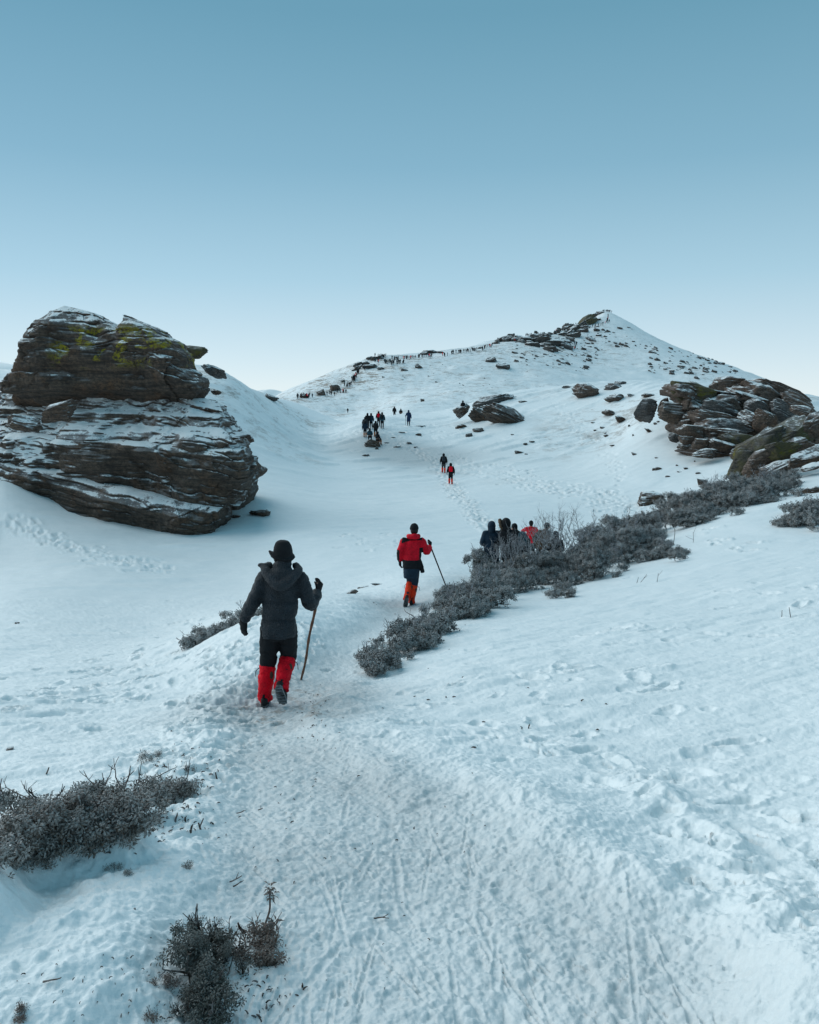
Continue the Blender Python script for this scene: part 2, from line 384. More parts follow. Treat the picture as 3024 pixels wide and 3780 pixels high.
def stamp(px_, py_, ang, L_, W_, depth, rim=0.35, foot=True):
    """one boot hole pressed into the snow with a raised lip"""
    r0 = math.hypot(px_, py_); a0 = math.atan2(px_, py_); ext = max(L_, W_) * 1.1
    k0, k1 = np.searchsorted(RR, r0 - ext), np.searchsorted(RR, r0 + ext)
    j0, j1 = np.searchsorted(AZ, a0 - ext / r0), np.searchsorted(AZ, a0 + ext / r0)
    if k1 <= k0 or j1 <= j0: return
    X, Y = GX[k0:k1, j0:j1] - px_, GY[k0:k1, j0:j1] - py_
    c, s_ = math.cos(ang), math.sin(ang)
    u = (c * X + s_ * Y) / (W_ * 0.5); v = (-s_ * X + c * Y) / (L_ * 0.5)
    d = np.sqrt(u * u * (1 + 0.25 * v) + v * v); d = d * (1 + 0.38 * vnoise(X / L_ * 3.1 + px_ * 7, Y / L_ * 3.1 + py_ * 5, seed=3) + 0.15 * vnoise(X / L_ * 8 + px_, Y / L_ * 8, seed=4))
    S = STP[k0:k1, j0:j1]; w = sstep(1.10, 0.45, d)
    S[...] = S * (1 - w) - depth * w
    lip = depth * rim * np.exp(-((d - 1.22) / 0.22) ** 2)
    S[...] = np.where(lip > 0.0005, np.maximum(S, lip + 0.35 * np.minimum(S, 0)), S)
def along(pts, t):
    pts = np.array(pts, float); t = t * (len(pts) - 1); i = min(int(t), len(pts) - 2); w = t - i
    return pts[i] * (1 - w) + pts[i + 1] * w
def trail(pts, n, spread, L_, depth, heading, rlim=(1, 400), jit=0.5):
    for i in range(n):
        p = along(pts, rng.random()); p = p + rng.normal(0, 1, 2) * np.array(spread)
        g = grid_hit(*p, rmin=rlim[0], rmax=rlim[1])
        if not rlim[0] < math.hypot(g[0], g[1]) < rlim[1]: continue
        k = rng.uniform(0.75, 1.25)
        stamp(g[0], g[1], heading + rng.normal(0, jit), L_ * k, L_ * 0.48 * k, depth * rng.uniform(0.5, 1.3), rim=rng.uniform(0.2, 0.6))
# boot prints all over the path
for i in range(700):
    t = rng.random() ** 1.6; yy = 3780 - t * 1500
    w = rng.uniform(-0.03, 1.05)
    xl = np.interp(-yy, [-p[0] for p in PATH], [p[1] for p in PATH]); xr = np.interp(-yy, [-p[0] for p in PATH], [p[2] for p in PATH])
    g = grid_hit(xl + (xr - xl) * w, yy); k = rng.uniform(0.7, 1.15)
    stamp(g[0], g[1], R(8) + rng.normal(0, 0.5), 0.26 * k, 0.10 * k, rng.uniform(0.003, 0.011), 0.5)
for i in range(70):                          # long scrapes of slipping boots
    t = rng.random() ** 1.3; yy = 3780 - t * 1200; w = rng.uniform(0.05, 0.95)
    xl = np.interp(-yy, [-p[0] for p in PATH], [p[1] for p in PATH]); xr = np.interp(-yy, [-p[0] for p in PATH], [p[2] for p in PATH])
    g = grid_hit(xl + (xr - xl) * w, yy)
    stamp(g[0], g[1], R(12) + rng.normal(0, 0.3), rng.uniform(0.25, 0.6), rng.uniform(0.015, 0.03), rng.uniform(0.003, 0.006), 0.6)
# loose steps beside the path
trail([(1500, 2570), (1900, 2700), (2350, 2880), (2750, 3150), (3050, 3500)], 75, (130, 60), 0.30, 0.030, R(10), (1.5, 12), 0.7)
trail([(2300, 2650), (2700, 2900), (3000, 3200)], 16, (170, 120), 0.32, 0.03, R(20), (1.5, 12), 0.7)
trail([(1900, 2560), (2500, 2400), (3000, 2100)], 34, (200, 70), 0.36, 0.045, R(60), (3, 30), 0.8)
trail([(2650, 2000), (2620, 1990), (2750, 2050)], 9, (40, 20), 0.5, 0.09, R(30), (10, 40), 0.8)
trail([(880, 2480), (820, 2620), (700, 2800), (640, 3000)], 260, (60, 50), 0.30, 0.05, R(5), (2, 16), 0.7)
trail([(1100, 2330), (950, 2480), (800, 2620)], 150, (70, 35), 0.30, 0.05, R(0), (5, 18), 0.7)
trail([(60, 2620), (350, 2520), (640, 2380), (760, 2300)], 120, (120, 45), 0.32, 0.05, R(-30), (6, 30), 0.6)
trail([(40, 1920), (180, 1990), (400, 2060), (600, 2110)], 110, (25, 10), 0.55, 0.10, R(-60), (15, 60), 0.6)
trail([(1330, 1960), (1400, 2000), (1560, 1985)], 30, (50, 22), 0.45, 0.08, R(-60), (20, 60), 0.8)
# trench of the climbing line across the hollow, and the broad trail to the boulder
TR = [(1830, 1975), (1760, 1905), (1700, 1840), (1660, 1788), (1635, 1745), (1600, 1700), (1540, 1670), (1490, 1640), (1440, 1610)]
trail(TR[:5], 420, (13, 7), 0.5, 0.16, R(-10), (25, 110), 0.8)
trail(TR[4:], 170, (16, 6), 0.6, 0.12, R(-30), (25, 110), 0.8)
trail([(1640, 1690), (1800, 1740), (1980, 1790), (2120, 1810), (2250, 1850), (2330, 1890)], 420, (45, 15), 0.6, 0.13, R(70), (25, 110), 0.8)
trail([(2060, 1500), (2130, 1580), (2220, 1650), (2290, 1760)], 100, (14, 20), 0.6, 0.10, R(20), (25, 115), 0.8)
trail([(1230, 1560), (1330, 1590), (1420, 1600)], 120, (70, 18), 0.7, 0.12, R(60), (50, 120), 0.8)
trail([(1460, 1600), (1550, 1600), (1700, 1580)], 80, (60, 18), 0.7, 0.10, R(60), (50, 120), 0.8)
# packed ground at the climbers' feet
for p, rad, k in [((1010, 2600), 0.9, 1.5), ((1130, 2640), 0.5, 1.7), ((1150, 2540), 0.8, 1.45), ((1500, 2230), 0.8, 1.35), ((1380, 1640), 5, 1.4), ((1570, 1690), 5, 1.5)]:
    g = grid_hit(*p); DIRT += (k - 0.2) * np.exp(-((GX - g[0]) ** 2 + (GY - g[1]) ** 2) / rad ** 2)
# wind crust in the hollow and on the knoll
q = zone(28, 130); x, y, r_ = GX[q], GY[q], GR[q]
u, v = ca * x + sa * y, -sa * x + ca * y
kn = sstep(58, 80, r_)
DZ[q] += kn * (0.42 * np.maximum(fbm(u * 0.22, v * 0.75, oct=5, seed=61), 0) + 0.10 * fbm(x * 0.1, y * 0.1, oct=3, seed=63))
DZ[q] += (1 - kn) * 0.09 * np.maximum(fbm(u * 0.3, v * 1.1, oct=4, seed=65), 0)
SCRUB[q] += 0.85 * kn * sstep(0.0, 0.5, fbm(x * 0.05, y * 0.05, oct=3, seed=67))
# the mountain: gullies, knobs, blown-off grass
q = zone(125, 760); x, y, r_ = GX[q], GY[q], GR[q]
m_ = sstep(140, 300, r_)
DZ[q] += m_ * (2.6 * fbm(x * 0.018, y * 0.018, oct=4, seed=71) + 0.9 * fbm(x * 0.09, y * 0.09, oct=4, seed=73) + 0.25 * np.maximum(fbm(x * 0.3, y * 0.3, oct=4, seed=75), 0))
SCRUB[q] += m_ * np.clip(0.6 + 0.9 * fbm(x * 0.02, y * 0.02, oct=3, seed=77), 0, 1)
# scrub-stained ridge line under the queue of walkers
for px, py, rad, k in [(1150, 1430, 16, 1.3), (1200, 1420, 14, 1.3), (1290, 1395, 14, 1.6), (1320, 1360, 16, 1.5), (1390, 1325, 22, 1.1), (1500, 1318, 20, 0.8), (1090, 1465, 14, 1.3), (1900, 1270, 30, 0.9), (2100, 1240, 30, 0.9), (1780, 1290, 20, .8)]:
    g = grid_hit(px, py, 200, 900); SCRUB += k * np.exp(-((GX - g[0]) ** 2 + (GY - g[1]) ** 2) / rad ** 2)
GZ = GZ + DZ + STP

# one continuous sheet, cut along its own grid lines into snow field, path and mountain
idx = np.arange(nr * na).reshape(nr, na)
quads = np.stack([idx[:-1, :-1], idx[:-1, 1:], idx[1:, 1:], idx[1:, :-1]], -1).reshape(-1, 4)[:, ::-1]
V = np.stack([GX, GY, GZ], -1).reshape(-1, 3).astype(np.float32)
rc = np.broadcast_to(RR[:-1, None], (nr - 1, na - 1)).reshape(-1)
pc = ((pathm[:-1, :-1] + pathm[1:, 1:]) * 0.5 > 0.5).reshape(-1)
far = rc > 150
nrm = np.zeros_like(GZ)
def sheet(name, sel):
    f = quads[sel]; used = np.unique(f); remap = np.zeros(nr * na, np.int32); remap[used] = np.arange(len(used))
    me = raw_mesh(name, V[used], remap[f], M_SNOW)
    for an, arr in (('dirt', DIRT), ('scrub', SCRUB)):
        a = me.attributes.new(an, 'FLOAT', 'POINT'); a.data.foreach_set('value', arr.reshape(-1)[used].astype(np.float32))
    o = link(name, me); o['kind'] = 'structure'; return o
sheet('snow_field', ~far & ~pc); sheet('path', ~far & pc); sheet('mountain', far)

# far snowy ranges on the horizon
def range_mesh(name, pts, Y, seed):
    pts = [at_depth(px, py, Y) for px, py in pts]
    xs = np.array([p[0] for p in pts]); zs = np.array([p[2] for p in pts])
    nx, nz = 160, 40
    X = np.linspace(xs[0], xs[-1], nx); top = np.interp(X, xs, zs) + Y * 0.0012 * fbm(X / Y * 60, X * 0, oct=4, seed=seed)
    t = np.linspace(0, 1, nz)[:, None]
    depth = Y * 0.30 * (1 - 2 * t)
    base = -Y * 0.10
    prof = np.cos((t - 0.5) * math.pi) ** 0.8
    Z = base + (top[None] - base) * prof
    XX = np.broadcast_to(X[None], (nz, nx)); YY = Y - depth[::1] + 0 * XX
    Z = Z + Y * 0.006 * fbm(XX / Y * 40, YY / Y * 40, oct=5, seed=seed + 3) * (1 - prof ** 6)
    vv = np.stack([XX, YY, Z], -1).reshape(-1, 3); ii = np.arange(nx * nz).reshape(nz, nx)
    ff = np.stack([ii[:-1, :-1], ii[:-1, 1:], ii[1:, 1:], ii[1:, :-1]], -1).reshape(-1, 4)
    me = raw_mesh(name, vv, ff, M_SNOW); o = link(name, me); o['kind'] = 'structure'
range_mesh('hills', [(-900, 1420), (-300, 1350), (0, 1338), (70, 1352), (260, 1420), (420, 1500)], 5200, 3)
range_mesh('hills', [(560, 1500), (760, 1462), (900, 1446), (1000, 1438), (1075, 1448), (1250, 1500)], 6800, 9)
# ---------------------------------------------------------------- rock
def rock_material(name, c0, c1, c2, snow=0.62, soft=0.16, lichen=0.0, lcol=(0.16, 0.15, 0.015), lz=None, moss=0.0, scale=1.0, frost=0.25, brown=0.3, drape=None):
    m, nt, b = new_mat(name, 0.85, 0.25)
    p = coords(nt); w = pos(nt)
    band = noise(nt, stretch(nt, p, 0.35 * scale, 0.35 * scale, 4.5 * scale), 1.6, 7, 0.68, 0.3)
    spot = noise(nt, p, 2.4 * scale, 7, 0.7)
    fine = noise(nt, stretch(nt, p, 1.6 * scale, 1.6 * scale, 12 * scale), 3.0, 5, 0.65)
    c = mixc(nt, mapr(nt, band, 0.36, 0.64), c0, c1)
    big = noise(nt, p, 0.5 * scale, 4, 0.6)
    c = mixc(nt, mth(nt, 'MULTIPLY', mapr(nt, big, 0.5, 0.66), brown), c, (0.17, 0.095, 0.055))
    c = mixc(nt, mth(nt, 'MULTIPLY', mapr(nt, spot, 0.56, 0.72), 0.7), c, c2)
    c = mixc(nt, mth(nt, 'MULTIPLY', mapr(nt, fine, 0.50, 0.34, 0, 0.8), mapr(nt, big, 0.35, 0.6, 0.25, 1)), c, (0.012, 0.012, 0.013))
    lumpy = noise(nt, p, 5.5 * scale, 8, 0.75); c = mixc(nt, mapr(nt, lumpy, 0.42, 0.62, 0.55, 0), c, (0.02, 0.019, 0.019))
    if moss:
        mo = mapr(nt, noise(nt, p, 0.9 * scale, 5, 0.65), 0.62 - 0.25 * moss, 0.74 - 0.2 * moss)
        c = mixc(nt, mth(nt, 'MULTIPLY', mo, 0.8), c, (0.095, 0.085, 0.040))
    if lichen:
        ln = noise(nt, stretch(nt, p, 0.7, 0.7, 1.5), 0.75 * scale, 6, 0.6, 0.6)
        lf = mapr(nt, ln, 0.62 - 0.2 * lichen, 0.66 - 0.2 * lichen)
        if lz is not None:
            sz = N(nt, 'ShaderNodeSeparateXYZ'); nt.links.new(p, sz.inputs[0])
            win = mth(nt, 'MULTIPLY', mapr(nt, sz.outputs['Z'], lz[0], lz[1]), mth(nt, 'MULTIPLY', mapr(nt, sz.outputs['Z'], 10.1, 9.5), mapr(nt, sz.outputs['X'], -3.6, -2.6)))
            lf = mth(nt, 'MULTIPLY', lf, win)
        lf = mth(nt, 'MULTIPLY', lf, mapr(nt, noise(nt, p, 7 * scale, 6, 0.75), 0.40, 0.56))
        c = mixc(nt, lf, c, lcol)
    g = N(nt, 'ShaderNodeNewGeometry'); sn = N(nt, 'ShaderNodeSeparateXYZ'); nt.links.new(g.outputs['Normal'], sn.inputs[0])
    nz = sn.outputs['Z']
    wn = noise(nt, w, 1.3 * scale, 6, 0.68)
    wn2 = noise(nt, w, 9 * scale, 4, 0.6)
    up_ = mth(nt, 'ADD', nz, mth(nt, 'ADD', mth(nt, 'MULTIPLY', mth(nt, 'SUBTRACT', wn, 0.5), 1.3), mth(nt, 'MULTIPLY', mth(nt, 'SUBTRACT', wn2, 0.5), 0.5)))
    if drape:                                  # wind has packed more snow on to one side of the rock
        (xa, xb), (za, zb, zc, zd), amt = drape; sz = N(nt, 'ShaderNodeSeparateXYZ'); nt.links.new(p, sz.inputs[0])
        zl = mth(nt, 'ADD', sz.outputs['Z'], mth(nt, 'MULTIPLY', sz.outputs['X'], 0.22))
        dm = mth(nt, 'MULTIPLY', mapr(nt, sz.outputs['X'], xa, xb), mth(nt, 'MULTIPLY', mapr(nt, zl, za, zb), mapr(nt, zl, zd, zc)))
        up_ = mth(nt, 'ADD', up_, mth(nt, 'MULTIPLY', dm, amt))
    fr = mth(nt, 'MULTIPLY', mapr(nt, up_, snow - 0.55, snow), frost)
    c = mixc(nt, fr, c, (0.52, 0.54, 0.56))
    c = mixc(nt, mapr(nt, up_, snow - soft * 0.5, snow + soft * 0.5), c, SNOW)
    nt.links.new(c, b.inputs['Base Color'])
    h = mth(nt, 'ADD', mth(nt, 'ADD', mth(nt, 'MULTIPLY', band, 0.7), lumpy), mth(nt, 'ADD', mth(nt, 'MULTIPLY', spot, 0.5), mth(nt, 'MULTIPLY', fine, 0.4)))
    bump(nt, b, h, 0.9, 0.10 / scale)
    return m
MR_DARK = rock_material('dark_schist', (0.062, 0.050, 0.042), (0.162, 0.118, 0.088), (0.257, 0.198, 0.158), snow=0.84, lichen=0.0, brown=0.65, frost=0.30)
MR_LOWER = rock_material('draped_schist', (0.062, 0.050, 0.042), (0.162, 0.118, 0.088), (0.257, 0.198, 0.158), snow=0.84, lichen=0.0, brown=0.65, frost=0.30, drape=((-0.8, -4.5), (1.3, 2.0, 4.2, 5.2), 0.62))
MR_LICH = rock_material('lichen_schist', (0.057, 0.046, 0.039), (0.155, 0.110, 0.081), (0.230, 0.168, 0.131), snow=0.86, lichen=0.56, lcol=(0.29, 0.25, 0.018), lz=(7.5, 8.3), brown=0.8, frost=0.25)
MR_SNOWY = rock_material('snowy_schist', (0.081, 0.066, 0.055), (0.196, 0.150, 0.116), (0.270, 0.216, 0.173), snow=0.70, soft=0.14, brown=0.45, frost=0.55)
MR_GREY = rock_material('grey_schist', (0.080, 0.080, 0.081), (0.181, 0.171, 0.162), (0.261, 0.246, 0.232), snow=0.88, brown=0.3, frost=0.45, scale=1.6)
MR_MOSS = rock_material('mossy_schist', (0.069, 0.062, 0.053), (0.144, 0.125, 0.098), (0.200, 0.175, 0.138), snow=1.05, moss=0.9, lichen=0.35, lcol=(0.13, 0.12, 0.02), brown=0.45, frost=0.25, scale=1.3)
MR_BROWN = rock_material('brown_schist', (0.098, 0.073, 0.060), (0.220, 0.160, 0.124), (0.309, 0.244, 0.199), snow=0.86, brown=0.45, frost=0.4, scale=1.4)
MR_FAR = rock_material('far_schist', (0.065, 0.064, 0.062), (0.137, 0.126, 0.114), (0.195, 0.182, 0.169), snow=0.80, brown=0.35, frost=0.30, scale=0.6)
MATS = {'dark': MR_DARK, 'snowy': MR_SNOWY, 'grey': MR_GREY, 'moss': MR_MOSS, 'brown': MR_BROWN, 'far': MR_FAR}

def rock_mesh(name, w, d, h, seed, mat, roll=0.0, yaw=0.0, pitch=0.0, strata=7, amp=0.07, cuts=17, nth=72, nl=64, p=4.6, e=4.2):
    g = np.random.default_rng(seed)
    t = np.linspace(-1, 1, nl); t = np.sign(t) * np.abs(t) ** 0.85
    pf = np.maximum(1 - np.abs(t) ** p, 0) ** (1 / p)
    th = np.linspace(0, 2 * math.pi, nth, endpoint=False)
    cx = np.sign(np.cos(th)) * np.abs(np.cos(th)) ** (2 / e); sy = np.sign(np.sin(th)) * np.abs(np.sin(th)) ** (2 / e)
    X = pf[:, None] * cx[None]; Y = pf[:, None] * sy[None]; Z = np.broadcast_to(t[:, None], X.shape).copy()
    for k in range(cuts):
        n_ = g.normal(0, 1, 3) * np.array([1, 1, 0.7]); n_ /= np.linalg.norm(n_); dd = g.uniform(0.54, 0.98)
        o = np.maximum(X * n_[0] + Y * n_[1] + Z * n_[2] - dd, 0) * 0.92
        X, Y, Z = X - o * n_[0], Y - o * n_[1], Z - o * n_[2]
    f1 = fbm(X * 1.4 + seed * 3.7, Y * 1.4, Z * 1.4, oct=3, seed=seed)
    f2 = fbm(X * 3.1 + seed, Y * 3.1, Z * 3.6, oct=3, seed=seed + 2); s1 = 1 + 0.15 * f1 + 0.10 * f2 - 0.10 * np.exp(-(np.abs(vnoise(X * 1.5, Y * 1.5, Z * 0.9 + seed, seed=seed + 4)) / 0.06) ** 2)
    X, Y, Z = X * s1, Y * s1, Z * (1 + 0.10 * f1 + 0.06 * f2)
    # thin beds of stone, each standing out by its own amount
    zz = Z * strata + 0.55 * fbm(X * 1.1, Y * 1.1, oct=3, seed=seed + 5) * 2
    L0 = np.floor(zz); fr = zz - L0
    def bed(L): return _hash(L.astype(np.int64), np.full(L.shape, seed, np.int64), (np.arctan2(Y, X) * 1.6 + L * 1.7).astype(np.int64), 3) * 0.5 + 0.6 * vnoise(np.cos(th)[None] * 1.8 + L * 5.1, np.sin(th)[None] * 1.8, seed=seed + 9)
    k = bed(L0) * (1 - sstep(0.8, 1, fr)) + bed(L0 + 1) * sstep(0.8, 1, fr) - 0.35 * np.exp(-((fr - 0.9) / 0.1) ** 2)
    sc = 1 + amp * 1.9 * k * np.clip(0.6 + 1.2 * fbm(X * 0.9, Y * 0.9, Z, oct=2, seed=seed + 6), 0.05, 1.3)
    X, Y = X * sc, Y * sc
    fn = fbm(X * 6, Y * 6, Z * 12, oct=3, seed=seed + 11) * 0.05
    X, Y, Z = X * (1 + fn), Y * (1 + fn), Z * (1 + fn)
    X, Y, Z = (q_ - (q_.max() + q_.min()) / 2 for q_ in (X, Y, Z)); X, Y, Z = X / np.abs(X).max(), Y / np.abs(Y).max(), Z / np.abs(Z).max()   # back to its full size
    vv = np.stack([X * w / 2, Y * d / 2, Z * h / 2], -1).reshape(-1, 3)
    rot = Matrix.Rotation(yaw, 3, 'Z') @ Matrix.Rotation(roll, 3, 'Y') @ Matrix.Rotation(pitch, 3, 'X')
    vv = vv @ np.array(rot).T
    i = np.arange(nl * nth).reshape(nl, nth); j = np.roll(i, -1, 1)
    f = np.stack([i[:-1], j[:-1], j[1:], i[1:]], -1).reshape(-1, 4)
    return raw_mesh(name, vv, f, mat)
def ppm(px, py, r):
    d = ray(px, py); return F * math.hypot(d[0], d[1]) / r
SEED = [100]
def boulder(px, py, w, h, mat, label, r=None, roll=0.0, yaw=0.0, dk=0.8, group=None, name='boulder', **kw):
    """px, py, w, h: centre and size in the photograph; r: distance, else where its foot meets the snow"""
    SEED[0] += 1
    a = math.radians(roll)
    if r is None:
        g = grid_hit(px, py + 0.34 * h * (1 - 0.3 * abs(math.sin(a))), 3, 900); r = math.hypot(g[0], g[1]); r += 0.30 * dk * w / ppm(px, py, r)
    k = ppm(px, py, r); c = at_range(px, py, r)
    W_, H_ = w / k * 0.98, h / k * 1.10; c[2] -= 0.06 * h / k
    me = rock_mesh(name, W_, W_ * dk, H_, SEED[0], MATS[mat], roll=a, yaw=math.radians(yaw), **kw)
    o = link(name, me, None, c); return tag(o, label, 'rock', group)
def z1(x, y): return x / 1.643, 1100 + y / 1.643
def z2(x, y): return 1050 + x / 1.816, 1100 + y / 1.816
def z3(x, y): return 1900 + x / 1.535, 1100 + y / 1.535

# --- the great outcrop on the left: tiers of thin-bedded schist
OY = 43.0
OC = at_depth(430, 1900, OY)
outcrop = empty('rock_outcrop', OC)
tag(outcrop, 'great dark layered rock outcrop with yellow lichen and snowy ledges', 'rock outcrop')
def tier(name, rows, Y, back, mat, seed, shear=0.0, slant=0.0, e=4.0, beds=3.2, amp=0.16, nl=150, nth=420, x0=430, wav=0.5, parent=outcrop, bulge=0.0, trim=0.25, org=None):
    """rows: (photo y, left x, right x, how far the face steps back in metres); beds per metre; shear: dip of the beds"""
    rows = np.array(rows, float)
    py = np.interp(np.linspace(0, 1, nl), np.linspace(0, 1, len(rows)), rows[:, 0])
    py = np.linspace(rows[0, 0], rows[-1, 0], nl)
    xl, xr, fr_ = (np.interp(py, rows[:, 0], rows[:, i]) for i in (1, 2, 3))
    XR = at_depth(x0, rows[0, 0], Y)[0]
    A_ = []; B_ = []                           # each end of the face is found at its own distance
    for a, b, y, f_ in zip(xl, xr, py, fr_):
        for px_, L_ in ((a, A_), (b, B_)):
            w_ = at_depth(px_, y, Y)
            for _ in range(2): w_ = at_depth(px_, y, Y + max(1.0, f_) + 1.0 - slant * (w_[0] - XR))
            L_.append(w_)
    A_ = np.array(A_); B_ = np.array(B_)
    cx = (A_[:, 0] + B_[:, 0]) / 2; hw = (B_[:, 0] - A_[:, 0]) / 2 - trim; z = (A_[:, 2] + B_[:, 2]) / 2
    th = np.linspace(0, 2 * math.pi, nth, endpoint=False)
    c = np.cos(th); s_ = np.sin(th); cc = np.sign(c) * np.abs(c) ** (2 / e); ss = np.sign(s_) * np.abs(s_) ** (2 / e)
    X = cx[:, None] + hw[:, None] * cc[None]
    Zl = np.broadcast_to(z[:, None], X.shape).copy()
    Zl = Zl - shear * (X - XR)
    front = fr_[:, None] + wav * fbm(X * 0.35, Zl * 0.45, oct=4, seed=seed) * 1.6 - bulge * np.cos((X - cx[:, None]) / (hw[:, None] + .01) * 1.5)
    back_ = np.minimum(back, 0.3 + back * np.sqrt(np.clip((z.max() - z) / (0.25 * (z.max() - z.min())), 0, 1)))[:, None]
    mid = Y + np.maximum(1.0, fr_)[:, None] + 1.0
    yf = mid - (mid - (Y + front)) * np.abs(ss)[None]; yb = mid + back_ * np.abs(ss)[None]
    Yy = np.where(s_[None] < 0, yf, yb) - slant * (X - XR)
    zz = (Zl + 0.10 * X + 0.75 * fbm(X * 0.28, Yy * 0.28, oct=4, seed=seed + 1)) * beds
    L0 = np.floor(zz); f_ = zz - L0
    def bed(L):
        cell = np.floor((X + 0.4 * Yy) * (0.35 + 0.2 * _hash(L.astype(np.int64), np.zeros(L.shape, np.int64), np.zeros(L.shape, np.int64), seed)) + L * 3.7)
        return 0.8 * _hash(L.astype(np.int64), cell.astype(np.int64), np.zeros(L.shape, np.int64), seed + 2) + 0.9 * vnoise(X * 0.8 + L * 9.1, Yy * 0.8 + L * 3.3, seed=seed + 3)
    k = bed(L0) * (1 - sstep(0.82, 1, f_)) + bed(L0 + 1) * sstep(0.82, 1, f_) - 0.9 * np.exp(-((f_ - 0.92) / 0.09) ** 2)
    k = k * (0.15 + 1.1 * np.clip(0.5 + 1.3 * fbm(X * 0.35, Zl * 0.6, oct=3, seed=seed + 6), 0, 1))
    k2 = np.abs(vnoise(X * 1.1 + 3 * fbm(Zl, X * 0.2, oct=2, seed=seed + 8), Yy * 0.5, seed=seed + 7)); crack = -0.9 * np.exp(-(k2 / 0.035) ** 2)
    zb = (Zl + 0.10 * X) * beds * 3.1; Lb = np.floor(zb)
    kb = 0.22 * vnoise(X * 2.0 + Lb * 4.7, Yy * 2.0 + Lb, seed=seed + 12)
    ci = np.floor(X * 0.42 + 0.5 * fbm(Zl * 0.5, X * 0.1, oct=2, seed=seed + 21)).astype(np.int64); cj = np.floor(zz / beds * 0.75).astype(np.int64)
    blk = _hash(ci, cj, np.zeros_like(ci), seed + 22); fx_ = X * 0.42 - np.floor(X * 0.42)
    crack = crack + 1.6 * blk * (1 - 0.5 * np.exp(-(fx_ / 0.05) ** 2)) * np.clip(hw, 0, 3)[:, None] / 3
    off = amp * (0.7 * k + crack + kb) + 0.22 * fbm(X * 0.9, Yy * 0.9, Zl * 1.6, oct=3, seed=seed + 15) + 0.06 * fbm(X * 3, Yy * 3, Zl * 5, oct=3, seed=seed + 4)
    X = X + off * cc[None] * 0.8; Yy = Yy + off * ss[None]
    Zl = Zl + 0.05 * fbm(X * 1.5, Yy * 1.5, oct=3, seed=seed + 5)
    V_ = np.stack([X, Yy, Zl], -1)
    top = V_[0].mean(0); bot = V_[-1].mean(0)
    rings = [V_[0] * t_ + top * (1 - t_) for t_ in (0.0, 0.35, 0.7)] + list(V_) + [bot + 0 * V_[-1]]
    for q_ in rings[:3]: q_[:, 2] += 0.12 * fbm(q_[:, 0] * 1.4, q_[:, 1] * 1.4, oct=3, seed=seed + 14)
    V_ = np.array(rings) - (OC if org is None else org)
    m_ = len(rings); i = np.arange(m_ * nth).reshape(m_, nth); j = np.roll(i, -1, 1)
    f = np.stack([i[:-1], i[1:], j[1:], j[:-1]], -1).reshape(-1, 4)
    return link(name, raw_mesh(name, V_.reshape(-1, 3), f, mat), parent)
def rz1(rows): return [(1100 + y / 1.643, a / 1.643, b / 1.643, f) for y, a, b, f in rows]
tier('upper_block', rz1([(64, 400, 500, 3.2), (90, 300, 600, 2.3), (120, 255, 645, 1.8), (150, 208, 690, 1.3), (190, 165, 760, 0.9), (240, 150, 860, 0.5), (290, 138, 960, 0.25), (340, 128, 1060, 0.1), (380, 115, 1130, 0.0), (420, 100, 1150, 0.1), (460, 75, 1210, 0.15), (500, 60, 1255, 0.1), (510, 22, 1262, 0.1), (560, 4, 1278, 0.2), (575, 4, 1270, 0.7), (600, 14, 1250, 1.2), (660, 30, 1240, 2.2)]),
     OY - 0.2, 5.0, MR_LICH, 11, shear=0.0, slant=0.20, e=4.5, beds=1.7, amp=0.14, wav=0.8, trim=0.50)
tier('rock_hump', rz1([(115, 755, 815, 2.2), (135, 730, 860, 1.6), (165, 690, 930, 1.0), (195, 680, 985, 0.7), (230, 680, 1020, 0.5), (260, 690, 1085, 0.3), (330, 700, 1140, 0.3), (420, 720, 1150, 0.6)]),
     OY - 0.1, 4.0, MR_LICH, 23, slant=0.2, e=3.0, beds=2.6, amp=0.14, nl=70, nth=200, wav=0.25, trim=0.35)
tier('middle_tier', rz1([(600, -200, 1290, 3.6), (640, -200, 1365, 3.1), (680, -200, 1380, 2.7), (700, -200, 1390, 2.2), (760, -200, 1410, 1.9), (800, -200, 1440, 1.0), (830, -200, 1480, 0.7), (870, -200, 1505, 0.5), (1000, -200, 1520, 0.4), (1200, -200, 1490, 0.6)]),
     OY - 1.5, 8.0, MR_SNOWY, 31, shear=0.03, slant=0.34, e=3.4, beds=2.6, amp=0.20, nl=150, nth=520, wav=0.8)
tier('lower_tier', rz1([(838, -200, 1440, 3.0), (855, -200, 1500, 1.5), (872, -200, 1510, 0.6), (900, -200, 1525, 0.2), (960, -200, 1550, 0.0), (1010, -200, 1545, 0.0), (1060, -200, 1490, 0.1), (1120, -200, 1440, 0.2), (1180, -200, 1400, 0.5), (1260, -200, 1340, 0.9), (1500, -200, 1300, 0.9)]),
     OY - 2.3, 8.0, MR_LOWER, 33, shear=0.05, slant=0.36, e=3.6, beds=2.3, amp=0.17, nl=170, nth=520, wav=0.9)
tier('right_ledge', rz1([(1015, 1480, 1560, 0.6), (1035, 1450, 1590, 0.3), (1065, 1430, 1605, 0.1), (1090, 1420, 1590, 0.2), (1120, 1410, 1540, 0.5), (1150, 1330, 1540, 0.2), (1185, 1320, 1555, 0.2), (1230, 1320, 1530, 0.6), (1330, 1320, 1500, 0.8)]),
     OY + 0.4, 4.0, MR_DARK, 37, slant=-0.1, e=3.0, beds=3.5, amp=0.12, nl=60, nth=160, wav=0.25)
